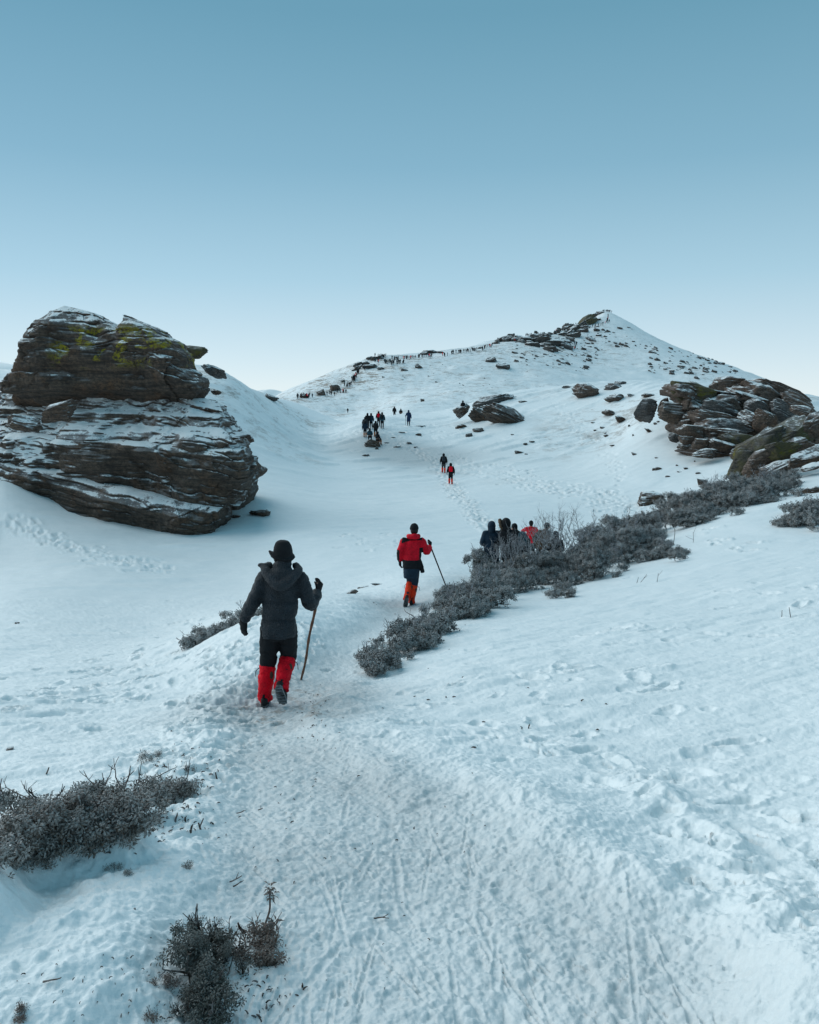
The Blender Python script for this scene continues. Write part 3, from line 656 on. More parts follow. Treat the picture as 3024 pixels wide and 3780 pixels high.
tier('foot_tier', rz1([(1140, -200, 1330, 3.6), (1165, -200, 1352, 2.4), (1190, -200, 1370, 1.0), (1210, -200, 1375, 0.3), (1260, -200, 1378, 0.0), (1330, -200, 1360, 0.1), (1400, -200, 1330, 0.2), (1460, -200, 1300, 0.3), (1640, -200, 1280, 0.4)]),
     OY - 4.4, 6.0, MR_DARK, 41, shear=0.17, slant=0.40, e=4.2, beds=2.6, amp=0.15, nl=110, nth=460, x0=640, wav=0.45)
for a_ in [((1130, 1412), 110, 26, 2, 'broad low slab half buried at the right of the outcrop foot'), ((1010, 1395), 60, 20, -4, 'small slab chip between the half buried slabs of the foot'), ((1290, 1375), 60, 30, -16, 'broken slab corner at the right end of the outcrop foot')]:
    boulder(*z1(*a_[0]), a_[1], a_[2], 'dark', a_[4], roll=a_[3], dk=0.5)
# rocks standing round it
boulder(*z1(1183, 326), 92, 44, 'moss', 'small mossy block on the skyline right of the lichened outcrop', r=60, roll=6)
boulder(*z1(1300, 440), 104, 42, 'grey', 'snow dusted slab leaning down behind the outcrop shoulder', r=60, roll=32)
boulder(*z1(145, 755), 128, 60, 'snowy', 'low snow capped rock on the ledge at the left edge', r=41.5, roll=8)
boulder(*z1(360, 680), 140, 70, 'brown', 'brown wedge rock under the overhang of the outcrop', r=41.5, roll=-8)
boulder(*z1(1575, 1305), 84, 34, 'brown', 'low frosted rock tip in snow right of the outcrop foot', roll=-4)
boulder(*z1(1420, 1325), 60, 16, 'dark', 'thin dark rock strip in snow at the outcrop foot', roll=-8)
boulder(*z1(1640, 604), 66, 26, 'grey', 'lone rock on the snow crest right of the outcrop', roll=14)
boulder(*z1(1310, 570), 40, 18, 'dark', 'small dark rock tip behind the outcrop at its right edge', r=52, roll=20)

# --- rocks on the middle knoll
boulder(*z2(1500, 796), 225, 74, 'dark', 'long dark slab tilted down across the knoll', roll=25, yaw=-8, amp=0.09)
boulder(*z2(1322, 798), 104, 52, 'dark', 'dark tilted slab left of the long slab on the knoll', roll=36)
boulder(*z2(1405, 688), 170, 52, 'grey', 'frosted rock crest on top of the knoll', roll=-14, yaw=10, r=107)
boulder(*z2(1192, 748), 66, 38, 'snowy', 'snowy rock sloping off the left end of the knoll crest', roll=-32, r=98)
boulder(*z2(1185, 860), 47, 20, 'dark', 'dark flat rock under the knoll crest', roll=-4)
boulder(*z2(1300, 886), 45, 22, 'brown', 'frosted brown rock below the tilted dark slab', roll=4)
boulder(*z2(1237, 921), 30, 17, 'grey', 'small grey rock left of the frosted brown rock', roll=-12)
boulder(*z2(1600, 695), 36, 8, 'dark', 'thin dark rock strip on the snow above the long slab', roll=2)
boulder(*z2(1572, 1034), 36, 13, 'brown', 'small brown rock poking from a drift below the long slab', roll=14)
boulder(*z2(595, 978), 66, 32, 'brown', 'brown slab that two hikers sit on', roll=18)
boulder(*z2(925, 687), 17, 12, 'brown', 'lone brown rock on the open snow above the walker in blue', roll=10)
for i, (x, y, w, h, rl) in enumerate([(1615, 980, 18, 10, 20), (1660, 963, 24, 8, 8), (900, 917, 24, 12, -10), (836, 972, 22, 10, 0), (755, 995, 28, 10, 4), (785, 900, 30, 5, 0), (915, 857, 40, 6, -6), (545, 1055, 30, 9, -6), (1530, 915, 14, 6, 20), (620, 1008, 14, 12, 30), (1622, 1045, 14, 6, 0), (688, 970, 22, 6, 5), (730, 935, 20, 5, 5), (880, 1000, 16, 6, 0)]):
    boulder(*z2(x, y), w, h, 'grey' if i % 2 else 'dark', 'small dark stone half buried in the trodden snow of the knoll', roll=rl, group='small stones on the knoll', name='stone', nth=28, nl=24)
# --- the rock pile on the right
PILE = [  # zoom x, y, width, height (photo pixels), roll, range, stone, label
 (1010, 540, 215, 112, 17, 68, 'moss', 'mossy block with yellow green crust at the top of the right rock pile'),
 (1200, 490, 130, 66, 6, 74, 'brown', 'brown frosted block behind the mossy top block'),
 (1450, 560, 290, 95, 25, 76, 'brown', 'long sloping back ridge of the right rock pile'),
 (1335, 585, 160, 58, 20, 69, 'dark', 'dark snow edged slab before the back ridge'),
 (742, 628, 84, 80, 10, 69, 'grey', 'smooth grey cube shaped rock at the left end of the pile'),
 (852, 605, 52, 58, 20, 70, 'brown', 'brown tufted rock squeezed between grey blocks'),
 (918, 648, 136, 74, 5, 67, 'snowy', 'grey block streaked with snow lines beside the cube shaped rock'),
 (1170, 622, 165, 44, 9, 66, 'grey', 'grey slab lying under the mossy top block'),
 (1115, 690, 190, 62, 12, 65, 'brown', 'wide brown slab in the middle of the rock pile'),
 (1000, 752, 116, 50, 8, 63, 'brown', 'brown slab with snow on its back above dark hollow'),
 (1240, 722, 150, 52, 14, 64, 'grey', 'grey slab wedged right of the wide brown slab'),
 (1190, 765, 160, 46, 10, 63, 'dark', 'dark thin slab deep in the rock pile'),
 (1260, 805, 150, 60, 14, 62, 'moss', 'greenish slab low in the rock pile'),
 (970, 802, 60, 32, 12, 61.5, 'brown', 'small reddish rock at the lower left of the pile'),
 (1060, 826, 70, 40, 6, 61, 'brown', 'rounded brown rock at the foot of the pile'),
 (1180, 835, 112, 40, 10, 61, 'dark', 'dark slab at the foot of the pile'),
 (1078, 876, 92, 34, 4, 60, 'snowy', 'snow dusted flat rock lowest in the pile'),
 (1262, 885, 60, 40, 20, 59, 'brown', 'reddish rock beside the big near boulder'),
 (905, 790, 50, 30, 15, 63, 'grey', 'small grey rock left of the dark hollow'),
 (960, 838, 46, 26, 10, 61.5, 'snowy', 'little snowy rock left of the rounded brown rock'),
 (1400, 640, 130, 54, 30, 66, 'grey', 'leaning grey slab with snow bands in the upper pile'),
 (1430, 715, 140, 62, 36, 63, 'dark', 'steep dark slab leaning down towards the near boulder'),
 (1350, 690, 120, 50, 26, 64, 'snowy', 'snow banded slab in the right centre of the pile'),
 (1590, 590, 130, 70, 25, 70, 'brown', 'frosted brown rock at the right end of the back ridge'),
 (1520, 640, 130, 50, 30, 66, 'grey', 'grey slab under the right end of the back ridge'),
 (1640, 640, 110, 40, 18, 62, 'brown', 'brown slab at right behind the near mossy boulder'),
 (1310, 850, 80, 50, 20, 60, 'moss', 'mossy wedge between the pile and the near boulder'),
 (1120, 730, 150, 60, 10, 66, 'dark', 'dark inner rock filling the middle of the pile'),
 (1180, 880, 130, 60, 10, 62, 'dark', 'dark inner rock filling the bottom of the pile'),
 (1330, 760, 130, 80, 20, 65, 'dark', 'dark inner rock filling the right of the pile'),
]
PILE += [(1120, 690, 330, 190, 12, 68.5, 'brown', 'great brown mass behind the middle slabs of the right pile'),
 (1370, 650, 300, 180, 28, 71.5, 'brown', 'great sloping brown mass under the back ridge of the pile'),
 (1150, 790, 280, 150, 12, 64.5, 'brown', 'deep brown mass at the bottom of the right pile'),
 (1040, 610, 220, 110, 14, 69.5, 'grey', 'grey mass under the mossy top block of the pile')]
for x, y, w, h, rl, r, mt, lb in PILE:
    boulder(*z3(x, y), w, h, mt, lb, r=r, roll=rl, dk=0.7, yaw=float(rng.uniform(-20, 20)))
# the near mossy boulders above the shrubs
boulder(*z3(1300, 955), 150, 130, 'moss', 'rounded olive nose at the left end of the near mossy boulders', r=42.5, roll=-40, dk=0.9, cuts=18, nth=100, nl=90)
boulder(*z3(1420, 880), 240, 140, 'moss', 'huge olive mossy boulder rising behind the shrub line', r=43, roll=-33, dk=0.8, cuts=18, nth=110, nl=90)
boulder(*z3(1385, 930), 150, 90, 'brown', 'brown split block leaning on the huge olive boulder', r=41.2, roll=-30, dk=0.8, cuts=18)
boulder(*z3(1560, 785), 210, 110, 'moss', 'grey green boulder stacked on the huge olive one', r=43.5, roll=-28, dk=0.7, cuts=18, nth=90, nl=80)
boulder(*z3(1510, 850), 120, 70, 'moss', 'yellowish mossy slab set into the front of the huge olive boulder', r=41, roll=-24, dk=0.7, cuts=16)
boulder(*z3(1600, 845), 130, 80, 'brown', 'pale brown block right of the yellowish mossy slab', r=41.5, roll=-18, dk=0.7, cuts=16)
boulder(*z3(1690, 735), 170, 110, 'brown', 'frosted brown boulder at the right edge above the shrubs', r=44, roll=-24, dk=0.7, nth=80, nl=70)
boulder(*z3(1660, 900), 190, 60, 'dark', 'dark ledge between the boulders and the shrubs at right', r=39, roll=-16, dk=0.6)
boulder(*z3(1500, 960), 150, 40, 'brown', 'low brown ledge under the huge olive boulder', r=40, roll=-24, dk=0.6)
boulder(*z3(1700, 1082), 80, 26, 'dark', 'flat dark rock in snow at the right edge', r=27, roll=-4)
boulder(*z3(1690, 955), 90, 18, 'snowy', 'thin snow covered slab at the right edge', r=33, roll=-20)
RC = at_depth(*z3(1200, 960), 61.5)
bank_ = tag(empty('rock_outcrop', RC), 'jagged brown rock mass that binds the boulders of the right pile together', 'rock outcrop')
tier('rock_face', [(*(z3(0, y)[1],), z3(a, 0)[0], z3(b, 0)[0], f) for y, a, b, f in [(470, 1250, 1380, 3), (495, 1180, 1450, 2.2), (530, 900, 1530, 1.6), (570, 890, 1590, 1.1), (620, 960, 1650, 0.7), (670, 960, 1680, 0.5), (720, 930, 1580, 0.3), (780, 930, 1460, 0.2), (840, 1000, 1360, 0.1), (900, 1030, 1300, 0.2), (990, 1100, 1280, 0.4)]],
     61.6, 7.0, MR_BROWN, 71, shear=0.26, slant=-0.35, e=3.0, beds=1.3, amp=0.42, nl=130, nth=420, x0=z3(1150, 0)[0], wav=1.5, parent=bank_, trim=0.4, org=RC)
# --- single rocks on the knoll's right part
for x, y, w, h, rl, mt, lb in [
 (412, 532, 120, 66, 16, 'brown', 'lichened rock with snow shoulder on the knoll skyline'),
 (575, 566, 92, 36, 14, 'snowy', 'snow striped flat rock right of the lichened skyline rock'),
 (600, 482, 46, 15, 4, 'grey', 'thin grey slab above the snow striped rock'),
 (565, 505, 72, 28, 8, 'grey', 'grey rock between the thin slab and the striped rock'),
 (765, 551, 66, 15, 4, 'dark', 'thin flat rock in snow left of the right pile'),
 (292, 505, 42, 13, -4, 'grey', 'flat grey rock at the left of the lichened skyline rock'),
 (662, 552, 36, 12, 14, 'dark', 'small dark chip right of the striped rock'),
 (545, 655, 70, 26, 12, 'brown', 'brown rock peering from the snow below the striped rock'),
 (600, 690, 56, 28, 30, 'dark', 'dark rock leaning against the brown rock in the snow'),
 (725, 692, 64, 18, 32, 'dark', 'dark splinter slab under the cube shaped rock'),
 (762, 755, 46, 14, 40, 'dark', 'steep dark splinter below the splinter slab'),
 (805, 968, 38, 14, -10, 'dark', 'dark stone in the snow under the right pile'),
 (1062, 1045, 50, 25, 8, 'brown', 'pointed brown rock beside the shrub line'),
 (1025, 1098, 42, 13, 4, 'brown', 'flat brown rock touching the top of the shrub line'),
]:
    boulder(*z3(x, y), w, h, mt, lb, roll=rl)
for x, y, w, h, rl in [(970, 966, 18, 9, 0), (870, 1010, 22, 8, 6), (1042, 992, 24, 9, 10), (920, 948, 10, 7, 0), (455, 750, 12, 8, 10), (500, 735, 22, 9, 14), (520, 780, 22, 12, 20), (515, 765, 12, 7, 10), (650, 725, 14, 8, 30), (672, 778, 10, 8, 30), (800, 712, 18, 10, 20), (815, 700, 14, 8, 0), (1165, 1040, 34, 13, -8), (1020, 925, 6, 6, 0), (865, 1165, 14, 7, 0), (60, 828, 18, 10, 0), (98, 812, 20, 6, 4), (25, 875, 34, 10, 8), (66, 884, 10, 5, 0), (680, 885, 26, 10, 20), (560, 835, 34, 6, 6), (445, 706, 18, 6, 4), (805, 905, 16, 6, 8), (935, 985, 22, 5, 4)]:
    boulder(*z3(x, y), w, h, 'dark', 'small dark stone scattered on the snow below the right pile', roll=rl, group='stones below the right pile', name='stone', nth=24, nl=20)
# the squared boulder with a snow cushion, by the shrub line
boulder(*z3(760, 1140), 100, 62, 'snowy', 'squared flat topped boulder with a snow cushion near the shrubs', roll=2, dk=0.85, cuts=3, p=5, e=4.5, strata=4, amp=0.05)
# rocks showing at the edge of the near bank beside the walker in red
boulder(1300, 2186, 48, 15, 'brown', 'flat brown rock tip on the bank left of the red jacket walker', roll=-16, dk=0.5)
boulder(1340, 2168, 46, 6, 'dark', 'thin dark rock rim between brown tip and curved rim', roll=-12, dk=0.5)
boulder(1398, 2156, 62, 8, 'dark', 'curved dark rock rim just left of the red jacket walker', roll=6, dk=0.5)
boulder(62, 2300, 20, 8, 'dark', 'single dark stone on the far left snow slope', roll=-5)
boulder(38, 2765, 34, 12, 'brown', 'small brown stone at the left edge above the near shrub', roll=-16)

# --- mountain rocks
MT = [  # photo x, y, width, height, roll
 *[(*z2(x, y), w, h, rl) for x, y, w, h, rl in [(570, 462, 60, 20, -6), (645, 473, 32, 12, 8), (500, 448, 34, 22, -30), (590, 404, 50, 14, -8), (470, 480, 30, 14, -30), (540, 440, 40, 16, -20), (390, 556, 20, 9, 0), (985, 360, 72, 18, 4), (1052, 366, 34, 8, 8), (935, 372, 40, 14, -8), (1440, 285, 40, 18, -10), (1500, 275, 60, 26, 0), (1560, 278, 56, 22, 6), (1600, 290, 40, 16, 8), (1690, 270, 70, 40, -6), (1650, 300, 40, 18, 10), (1420, 300, 30, 14, -20), (1310, 335, 20, 8, -20)]],
 *[(*z3(x, y), w, h, rl) for x, y, w, h, rl in [(480, 85, 44, 16, -8), (450, 100, 40, 18, -30), (340, 178, 58, 30, -25), (300, 160, 40, 16, -10), (240, 255, 116, 36, 6), (205, 292, 62, 26, 10), (335, 212, 56, 22, -6), (150, 240, 86, 36, -8), (60, 236, 80, 28, 4), (130, 215, 44, 18, -6), (400, 186, 34, 18, 0), (20, 228, 46, 22, 0), (290, 275, 54, 24, 8), (100, 262, 60, 20, 10), (170, 268, 50, 20, 4), (310, 235, 40, 18, 10), (270, 205, 40, 14, -20), (380, 160, 50, 26, -35)]],
]
g_ = np.random.default_rng(44)
for ln, n_ in ([(1820, 1255), (1960, 1236), (2060, 1222)], 16), ([(2060, 1222), (2120, 1200), (2185, 1172)], 14), ([(1960, 1262), (2060, 1262), (2110, 1280)], 12), ([(1370, 1322), (1430, 1322)], 4), ([(1320, 1350), (1345, 1335)], 5), ([(2110, 1228), (2160, 1205)], 8):
    for _ in range(n_):
        t_ = g_.random() * (len(ln) - 1); i_ = int(t_); a_ = np.array(ln[i_]) * (1 - t_ + i_) + np.array(ln[i_ + 1]) * (t_ - i_); MT.append((a_[0] + g_.normal(0, 8), a_[1] + g_.normal(0, 6), g_.uniform(14, 44), g_.uniform(8, 20), g_.uniform(-30, 12)))
for px, py, w, h, rl in MT:
    boulder(px, py, w, h, 'far', 'jagged grey rock of the crest that climbs to the far summit', roll=rl, group='crest rocks of the far mountain', name='crest_rock', nth=36, nl=30, amp=0.10)
boulder(*z3(415, 132), 90, 44, 'moss', 'mossy cliff block just under the far summit', roll=-30, nth=50, nl=40)
boulder(*z2(1392, 415), 50, 25, 'far', 'dark humped rock on the mountain flank under the queue', roll=0)
boulder(*z2(1465, 457), 58, 30, 'far', 'snow backed rock right below the dark humped rock', roll=14)
boulder(*z2(905, 463), 38, 17, 'far', 'dark wedge rock under the middle of the queue', roll=22)
boulder(*z2(805, 481), 28, 14, 'far', 'small round rock left of the dark wedge rock', roll=5)
boulder(*z2(245, 637), 36, 28, 'brown', 'brown rock at the left ridge foot among walkers', roll=-8)
boulder(*z2(340, 606), 44, 28, 'brown', 'taller brown rock beside the brown rock of the ridge foot', roll=4)
boulder(*z2(130, 661), 36, 14, 'dark', 'dark low rock at the left end of the ridge', roll=0)
vr = [rock_mesh('mountain_stone', 1, 0.8, 0.55, 900 + i, MR_FAR, nth=24, nl=20, roll=rng.uniform(-0.2, 0.3)) for i in range(6)]
def scatter(poly, n, smin, smax, label, group):
    g = np.random.default_rng(len(label) + n); poly = np.array(poly, float); lo, hi = poly.min(0), poly.max(0); k = 0; tries = 0
    while k < n and tries < 4000:
        tries += 1; q_ = g.uniform(lo, hi)
        if poly_dist(poly, np.array([q_[0]]), np.array([q_[1]]))[0] < 0: continue
        if fbm(np.array([q_[0] * .02]), np.array([q_[1] * .03]), oct=2, seed=91)[0] < g.uniform(-0.5, 0.25): continue
        p_ = grid_hit(q_[0], q_[1], 120, 900); r = np.hypot(p_[0], p_[1])
        s_ = (smin + (smax - smin) * g.random() ** 3) / ppm(q_[0], q_[1], r)
        o = link('mountain_stone', vr[k % 6], None, p_ + np.array([0, 0, s_ * 0.05])); o.scale = (s_, s_, s_ * g.uniform(0.7, 1.1)); o.rotation_euler = (0, g.uniform(-0.1, 0.5), g.uniform(-0.5, 0.5))
        tag(o, label, 'rock', group); k += 1
scatter([z3(0, 230), z3(430, 190), z3(500, 300), z3(420, 420), z3(0, 380)], 120, 6, 30, 'small stone on the snow under the rocky crest of the mountain', 'stones under the crest')
scatter([z3(430, 150), z3(700, 170), z3(760, 290), z3(520, 280)], 44, 6, 28, 'small stone on the open snow right under the summit', 'stones under the summit')
scatter([z3(760, 260), z3(1130, 330), z3(1290, 430), z3(1100, 470), z3(760, 420)], 115, 6, 30, 'small stone on the right flank of the snowy mountain', 'stones on the right flank')
scatter([z2(600, 480), z2(1250, 420), z2(1700, 500), z2(1700, 600), z2(700, 620)], 20, 5, 12, 'tiny stone on the smooth snow face under the queue', 'stones on the smooth face')
# ---------------------------------------------------------------- cloth and figures
def plain(name, c, rough=0.8, spec=0.25, var=0.25, sc=60, bm=0.25, bd=0.004, sheen=0.0):
    m, nt, b = new_mat(name, rough, spec)
    p = coords(nt); n_ = noise(nt, p, 9, 4, 0.6)
    c2 = tuple(x * (1 + var) for x in c); c1 = tuple(x * (1 - var) for x in c)
    nt.links.new(mixc(nt, mapr(nt, n_, 0.3, 0.7), c1, c2), b.inputs['Base Color'])
    bump(nt, b, mth(nt, 'ADD', noise(nt, p, sc, 3, 0.6), noise(nt, p, 11, 4, 0.6)), bm, bd)
    if sheen: b.inputs['Sheen Weight'].default_value = sheen
    return m
MC = {'char': plain('charcoal_cloth', (0.020, 0.028, 0.037), 0.6, 0.4, bm=1.0, bd=0.05), 'black': plain('black_cloth', (0.009, 0.010, 0.012), 0.85), 'navy': plain('navy_cloth', (0.010, 0.026, 0.045), 0.75),
      'teal': plain('teal_cloth', (0.016, 0.055, 0.075), 0.75), 'crimson': plain('crimson_cloth', (0.64, 0.005, 0.020), 0.65, 0.15, bm=0.6, bd=0.02), 'red': plain('red_nylon', (0.84, 0.003, 0.018), 0.6, 0.15, bm=0.9, bd=0.03),
      'orange': plain('orange_nylon', (0.95, 0.055, 0.015), 0.6, 0.15, bm=0.9, bd=0.03), 'amber': plain('amber_nylon', (0.42, 0.13, 0.035), 0.6), 'grey': plain('grey_cloth', (0.06, 0.062, 0.062), 0.8), 'blue': plain('blue_cloth', (0.012, 0.03, 0.075), 0.7),
      'skin': plain('skin', (0.36, 0.20, 0.14), 0.55, var=0.06), 'wood': plain('stick_wood', (0.13, 0.062, 0.036), 0.7, sc=30), 'dstick': plain('dark_stick', (0.022, 0.018, 0.017), 0.5), 'rubber': plain('boot_rubber', (0.016, 0.016, 0.017), 0.7),
      'steel': plain('crampon_steel', (0.25, 0.26, 0.27), 0.4, 0.5), 'fur': plain('fur', (0.15, 0.095, 0.062), 0.9, bm=1.0, bd=0.02), 'hair': plain('hair', (0.012, 0.010, 0.009), 0.6), 'sole': plain('snowy_sole', (0.11, 0.115, 0.12), 0.8, var=0.9, sc=40, bm=1.0, bd=0.01), 'brown': plain('brown_cloth', (0.07, 0.045, 0.03), 0.8)}
def catmull(P_, n_):
    P_ = np.asarray(P_, float); m = len(P_)
    if m < 3:
        t = np.linspace(0, 1, n_)[:, None]; return P_[0] * (1 - t) + P_[-1] * t
    E = np.vstack([2 * P_[0] - P_[1], P_, 2 * P_[-1] - P_[-2]]); u = np.linspace(0, m - 1, n_); i = np.minimum(u.astype(int), m - 2); t = (u - i)[:, None]
    a, b, c, d = E[i], E[i + 1], E[i + 2], E[i + 3]
    return 0.5 * (2 * b + (c - a) * t + (2 * a - 5 * b + 4 * c - d) * t ** 2 + (3 * b - a - 3 * c + d) * t ** 3)
def loft(mb, C_, U, V_, ru, rv, ns=14, e=2.0, mi=0, c=None):
    th = np.linspace(0, 2 * math.pi, ns, endpoint=False); co, si = np.cos(th), np.sin(th)
    co = np.sign(co) * np.abs(co) ** (2 / e); si = np.sign(si) * np.abs(si) ** (2 / e)
    R_ = C_[:, None] + U[:, None] * (ru[:, None] * co[None])[..., None] + V_[:, None] * (rv[:, None] * si[None])[..., None]
    m = len(C_); v = np.concatenate([R_.reshape(-1, 3), C_[:1], C_[-1:]])
    i = np.arange(m * ns).reshape(m, ns); j = np.roll(i, -1, 1)
    f = list(np.stack([i[:-1], j[:-1], j[1:], i[1:]], -1).reshape(-1, 4))
    a, b = m * ns, m * ns + 1
    f += [np.array([j[0, k], i[0, k], a]) for k in range(ns)] + [np.array([i[-1, k], j[-1, k], b]) for k in range(ns)]
    mb.add(v, f, mi, c)
def tube(mb, pts, rad, ns=12, n_=None, flat=1.0, ref=(0, 1, 0.01), mi=0, c=None):
    pts = np.asarray(pts, float); n_ = n_ or max(2, 4 * (len(pts) - 1) + 1)
    C_ = catmull(pts, n_); rr = np.interp(np.linspace(0, 1, n_), np.linspace(0, 1, len(rad)), rad)
    T_ = np.gradient(C_, axis=0); T_ /= np.linalg.norm(T_, axis=1)[:, None] + 1e-9
    ref = np.asarray(ref, float); U = np.cross(T_, ref[None]); bad = np.linalg.norm(U, axis=1) < 1e-3
    if bad.any(): U[bad] = np.cross(T_[bad], np.array([1, 0, 0.02]))
    U /= np.linalg.norm(U, axis=1)[:, None]; V_ = np.cross(U, T_)
    loft(mb, C_, U, V_, rr, rr * flat, ns, mi=mi, c=c)
def ball(mb, c, r, n_=10, mi=0, rot=None):
    t = np.linspace(0, math.pi, n_ + 1)[1:-1]; C_ = np.zeros((n_ - 1, 3)); C_[:, 2] = -np.cos(t) * r[2]
    U = np.tile([1., 0, 0], (n_ - 1, 1)); V_ = np.tile([0, 1., 0], (n_ - 1, 1)); q = MB()
    loft(q, C_, U, V_, np.sin(t) * r[0], np.sin(t) * r[1], max(8, n_ + 2)); v = q.verts()
    v[-2] = (0, 0, -r[2]); v[-1] = (0, 0, r[2])
    if rot is not None: v = v @ np.array(rot).T
    mb.add(v + np.asarray(c), q.f, mi)
def torso(mb, rows, ns=20, e=2.5):             # rows: x, y, z, half width, half depth
    rows = np.array(rows, float); k = catmull(rows, 4 * len(rows)); m = len(k)
    loft(mb, k[:, :3], np.tile([1., 0, 0], (m, 1)), np.tile([0, 1., 0], (m, 1)), k[:, 3], k[:, 4], ns, e)
def fuse(mb, vox=0.014, it=2):
    me = mb.mesh('tmp', MC['black']); o = bpy.data.objects.new('tmp', me); COL.objects.link(o)
    r = o.modifiers.new('r', 'REMESH'); r.mode = 'VOXEL'; r.voxel_size = vox; r.use_smooth_shade = True
    s = o.modifiers.new('s', 'SMOOTH'); s.factor = 0.5; s.iterations = it
    dg = bpy.context.evaluated_depsgraph_get(); ev = o.evaluated_get(dg); m2 = ev.to_mesh()
    V_ = np.empty(len(m2.vertices) * 3, np.float32); m2.vertices.foreach_get('co', V_)
    Nn = np.empty(len(m2.vertices) * 3, np.float32); m2.vertices.foreach_get('normal', Nn)
    L_ = np.empty(len(m2.loops), np.int32); m2.loops.foreach_get('vertex_index', L_)
    tot = np.empty(len(m2.polygons), np.int32); m2.polygons.foreach_get('loop_total', tot)
    ev.to_mesh_clear(); bpy.data.objects.remove(o); bpy.data.meshes.remove(me)
    Fs = L_.reshape(-1, 4) if (tot == 4).all() else np.split(L_, np.cumsum(tot)[:-1])
    return V_.reshape(-1, 3).astype(float), Nn.reshape(-1, 3), Fs
def cloth(name, mb, mats, parent, vox=0.014, it=2, wr=0.006, freq=14, seed=0, quilt=None, paint=None):
    V_, Nn, Fs = fuse(mb, vox, it)
    d = wr * fbm(V_[:, 0] * freq + seed, V_[:, 1] * freq, V_[:, 2] * freq * 1.6, oct=3, seed=seed)
    if quilt:
        gap, dep, z0 = quilt; xc = np.median(V_[:, 0]); dep = dep * (0.3 + 0.7 * sstep(0.24, 0.17, np.abs(V_[:, 0] - xc))); ph = (V_[:, 2] + 0.015 * vnoise(V_[:, 0] * 6, V_[:, 1] * 6, seed=seed) - z0) / gap
        d -= dep * np.exp(-(np.abs(ph - np.round(ph)) / 0.09) ** 2)
    V_ = V_ + Nn * d[:, None]; mi = None
    if paint is not None:
        cen = np.array([V_[q].mean(0) for q in Fs]); mi = paint(cen)
    return link(name, raw_mesh(name, V_, Fs, mats, True, mi), parent)
def unit(v): v = np.asarray(v, float); return v / np.linalg.norm(v)
def hand(mb, w, d, n_, s=1.0, curl=0.5, thumb=1):
    """palm, four unequal bent fingers and a thumb from the palm's side; n_ is the way the fingers close"""
    d, n_ = unit(d), unit(n_); side = np.cross(d, n_) * thumb; w = np.asarray(w, float)
    q = MB(); tube(q, [w - d * 0.03 * s, w + d * 0.03 * s, w + d * 0.10 * s], [0.033 * s, 0.046 * s, 0.043 * s], 12, flat=0.55, ref=n_); mb.add(q.verts(), q.f)
    for k, (o, L_) in enumerate(zip((0.031, 0.010, -0.011, -0.031), (0.070, 0.080, 0.074, 0.058))):
        b = w + d * (0.092 - abs(o) * 0.25) * s + side * o * s; a = 0; pts = [b]; p_ = b
        for j, fr in enumerate((0.45, 0.32, 0.23)):
            a += curl * (0.55 + 0.12 * k) * (0.8 if j == 0 else 1.0); dr = d * math.cos(a) + n_ * math.sin(a) + side * o * 1.2
            p_ = p_ + unit(dr) * L_ * fr * s; pts.append(p_)
        tube(mb, pts, np.array([0.0115, 0.011, 0.010, 0.008]) * s, 8)
    b = w + d * 0.028 * s + side * 0.036 * s; t1 = b + unit(d * 0.7 + side * 0.75 + n_ * 0.25) * 0.038 * s; t2 = t1 + unit(d * 0.9 + side * 0.15 + n_ * (0.3 + 0.5 * curl)) * 0.034 * s
    tube(mb, [b, t1, t2], np.array([0.015, 0.013, 0.010]) * s, 8)
def foot_axes(f, up_): f = unit(f); u = unit(np.asarray(up_, float) - f * np.dot(up_, f)); return f, u, np.cross(f, u)
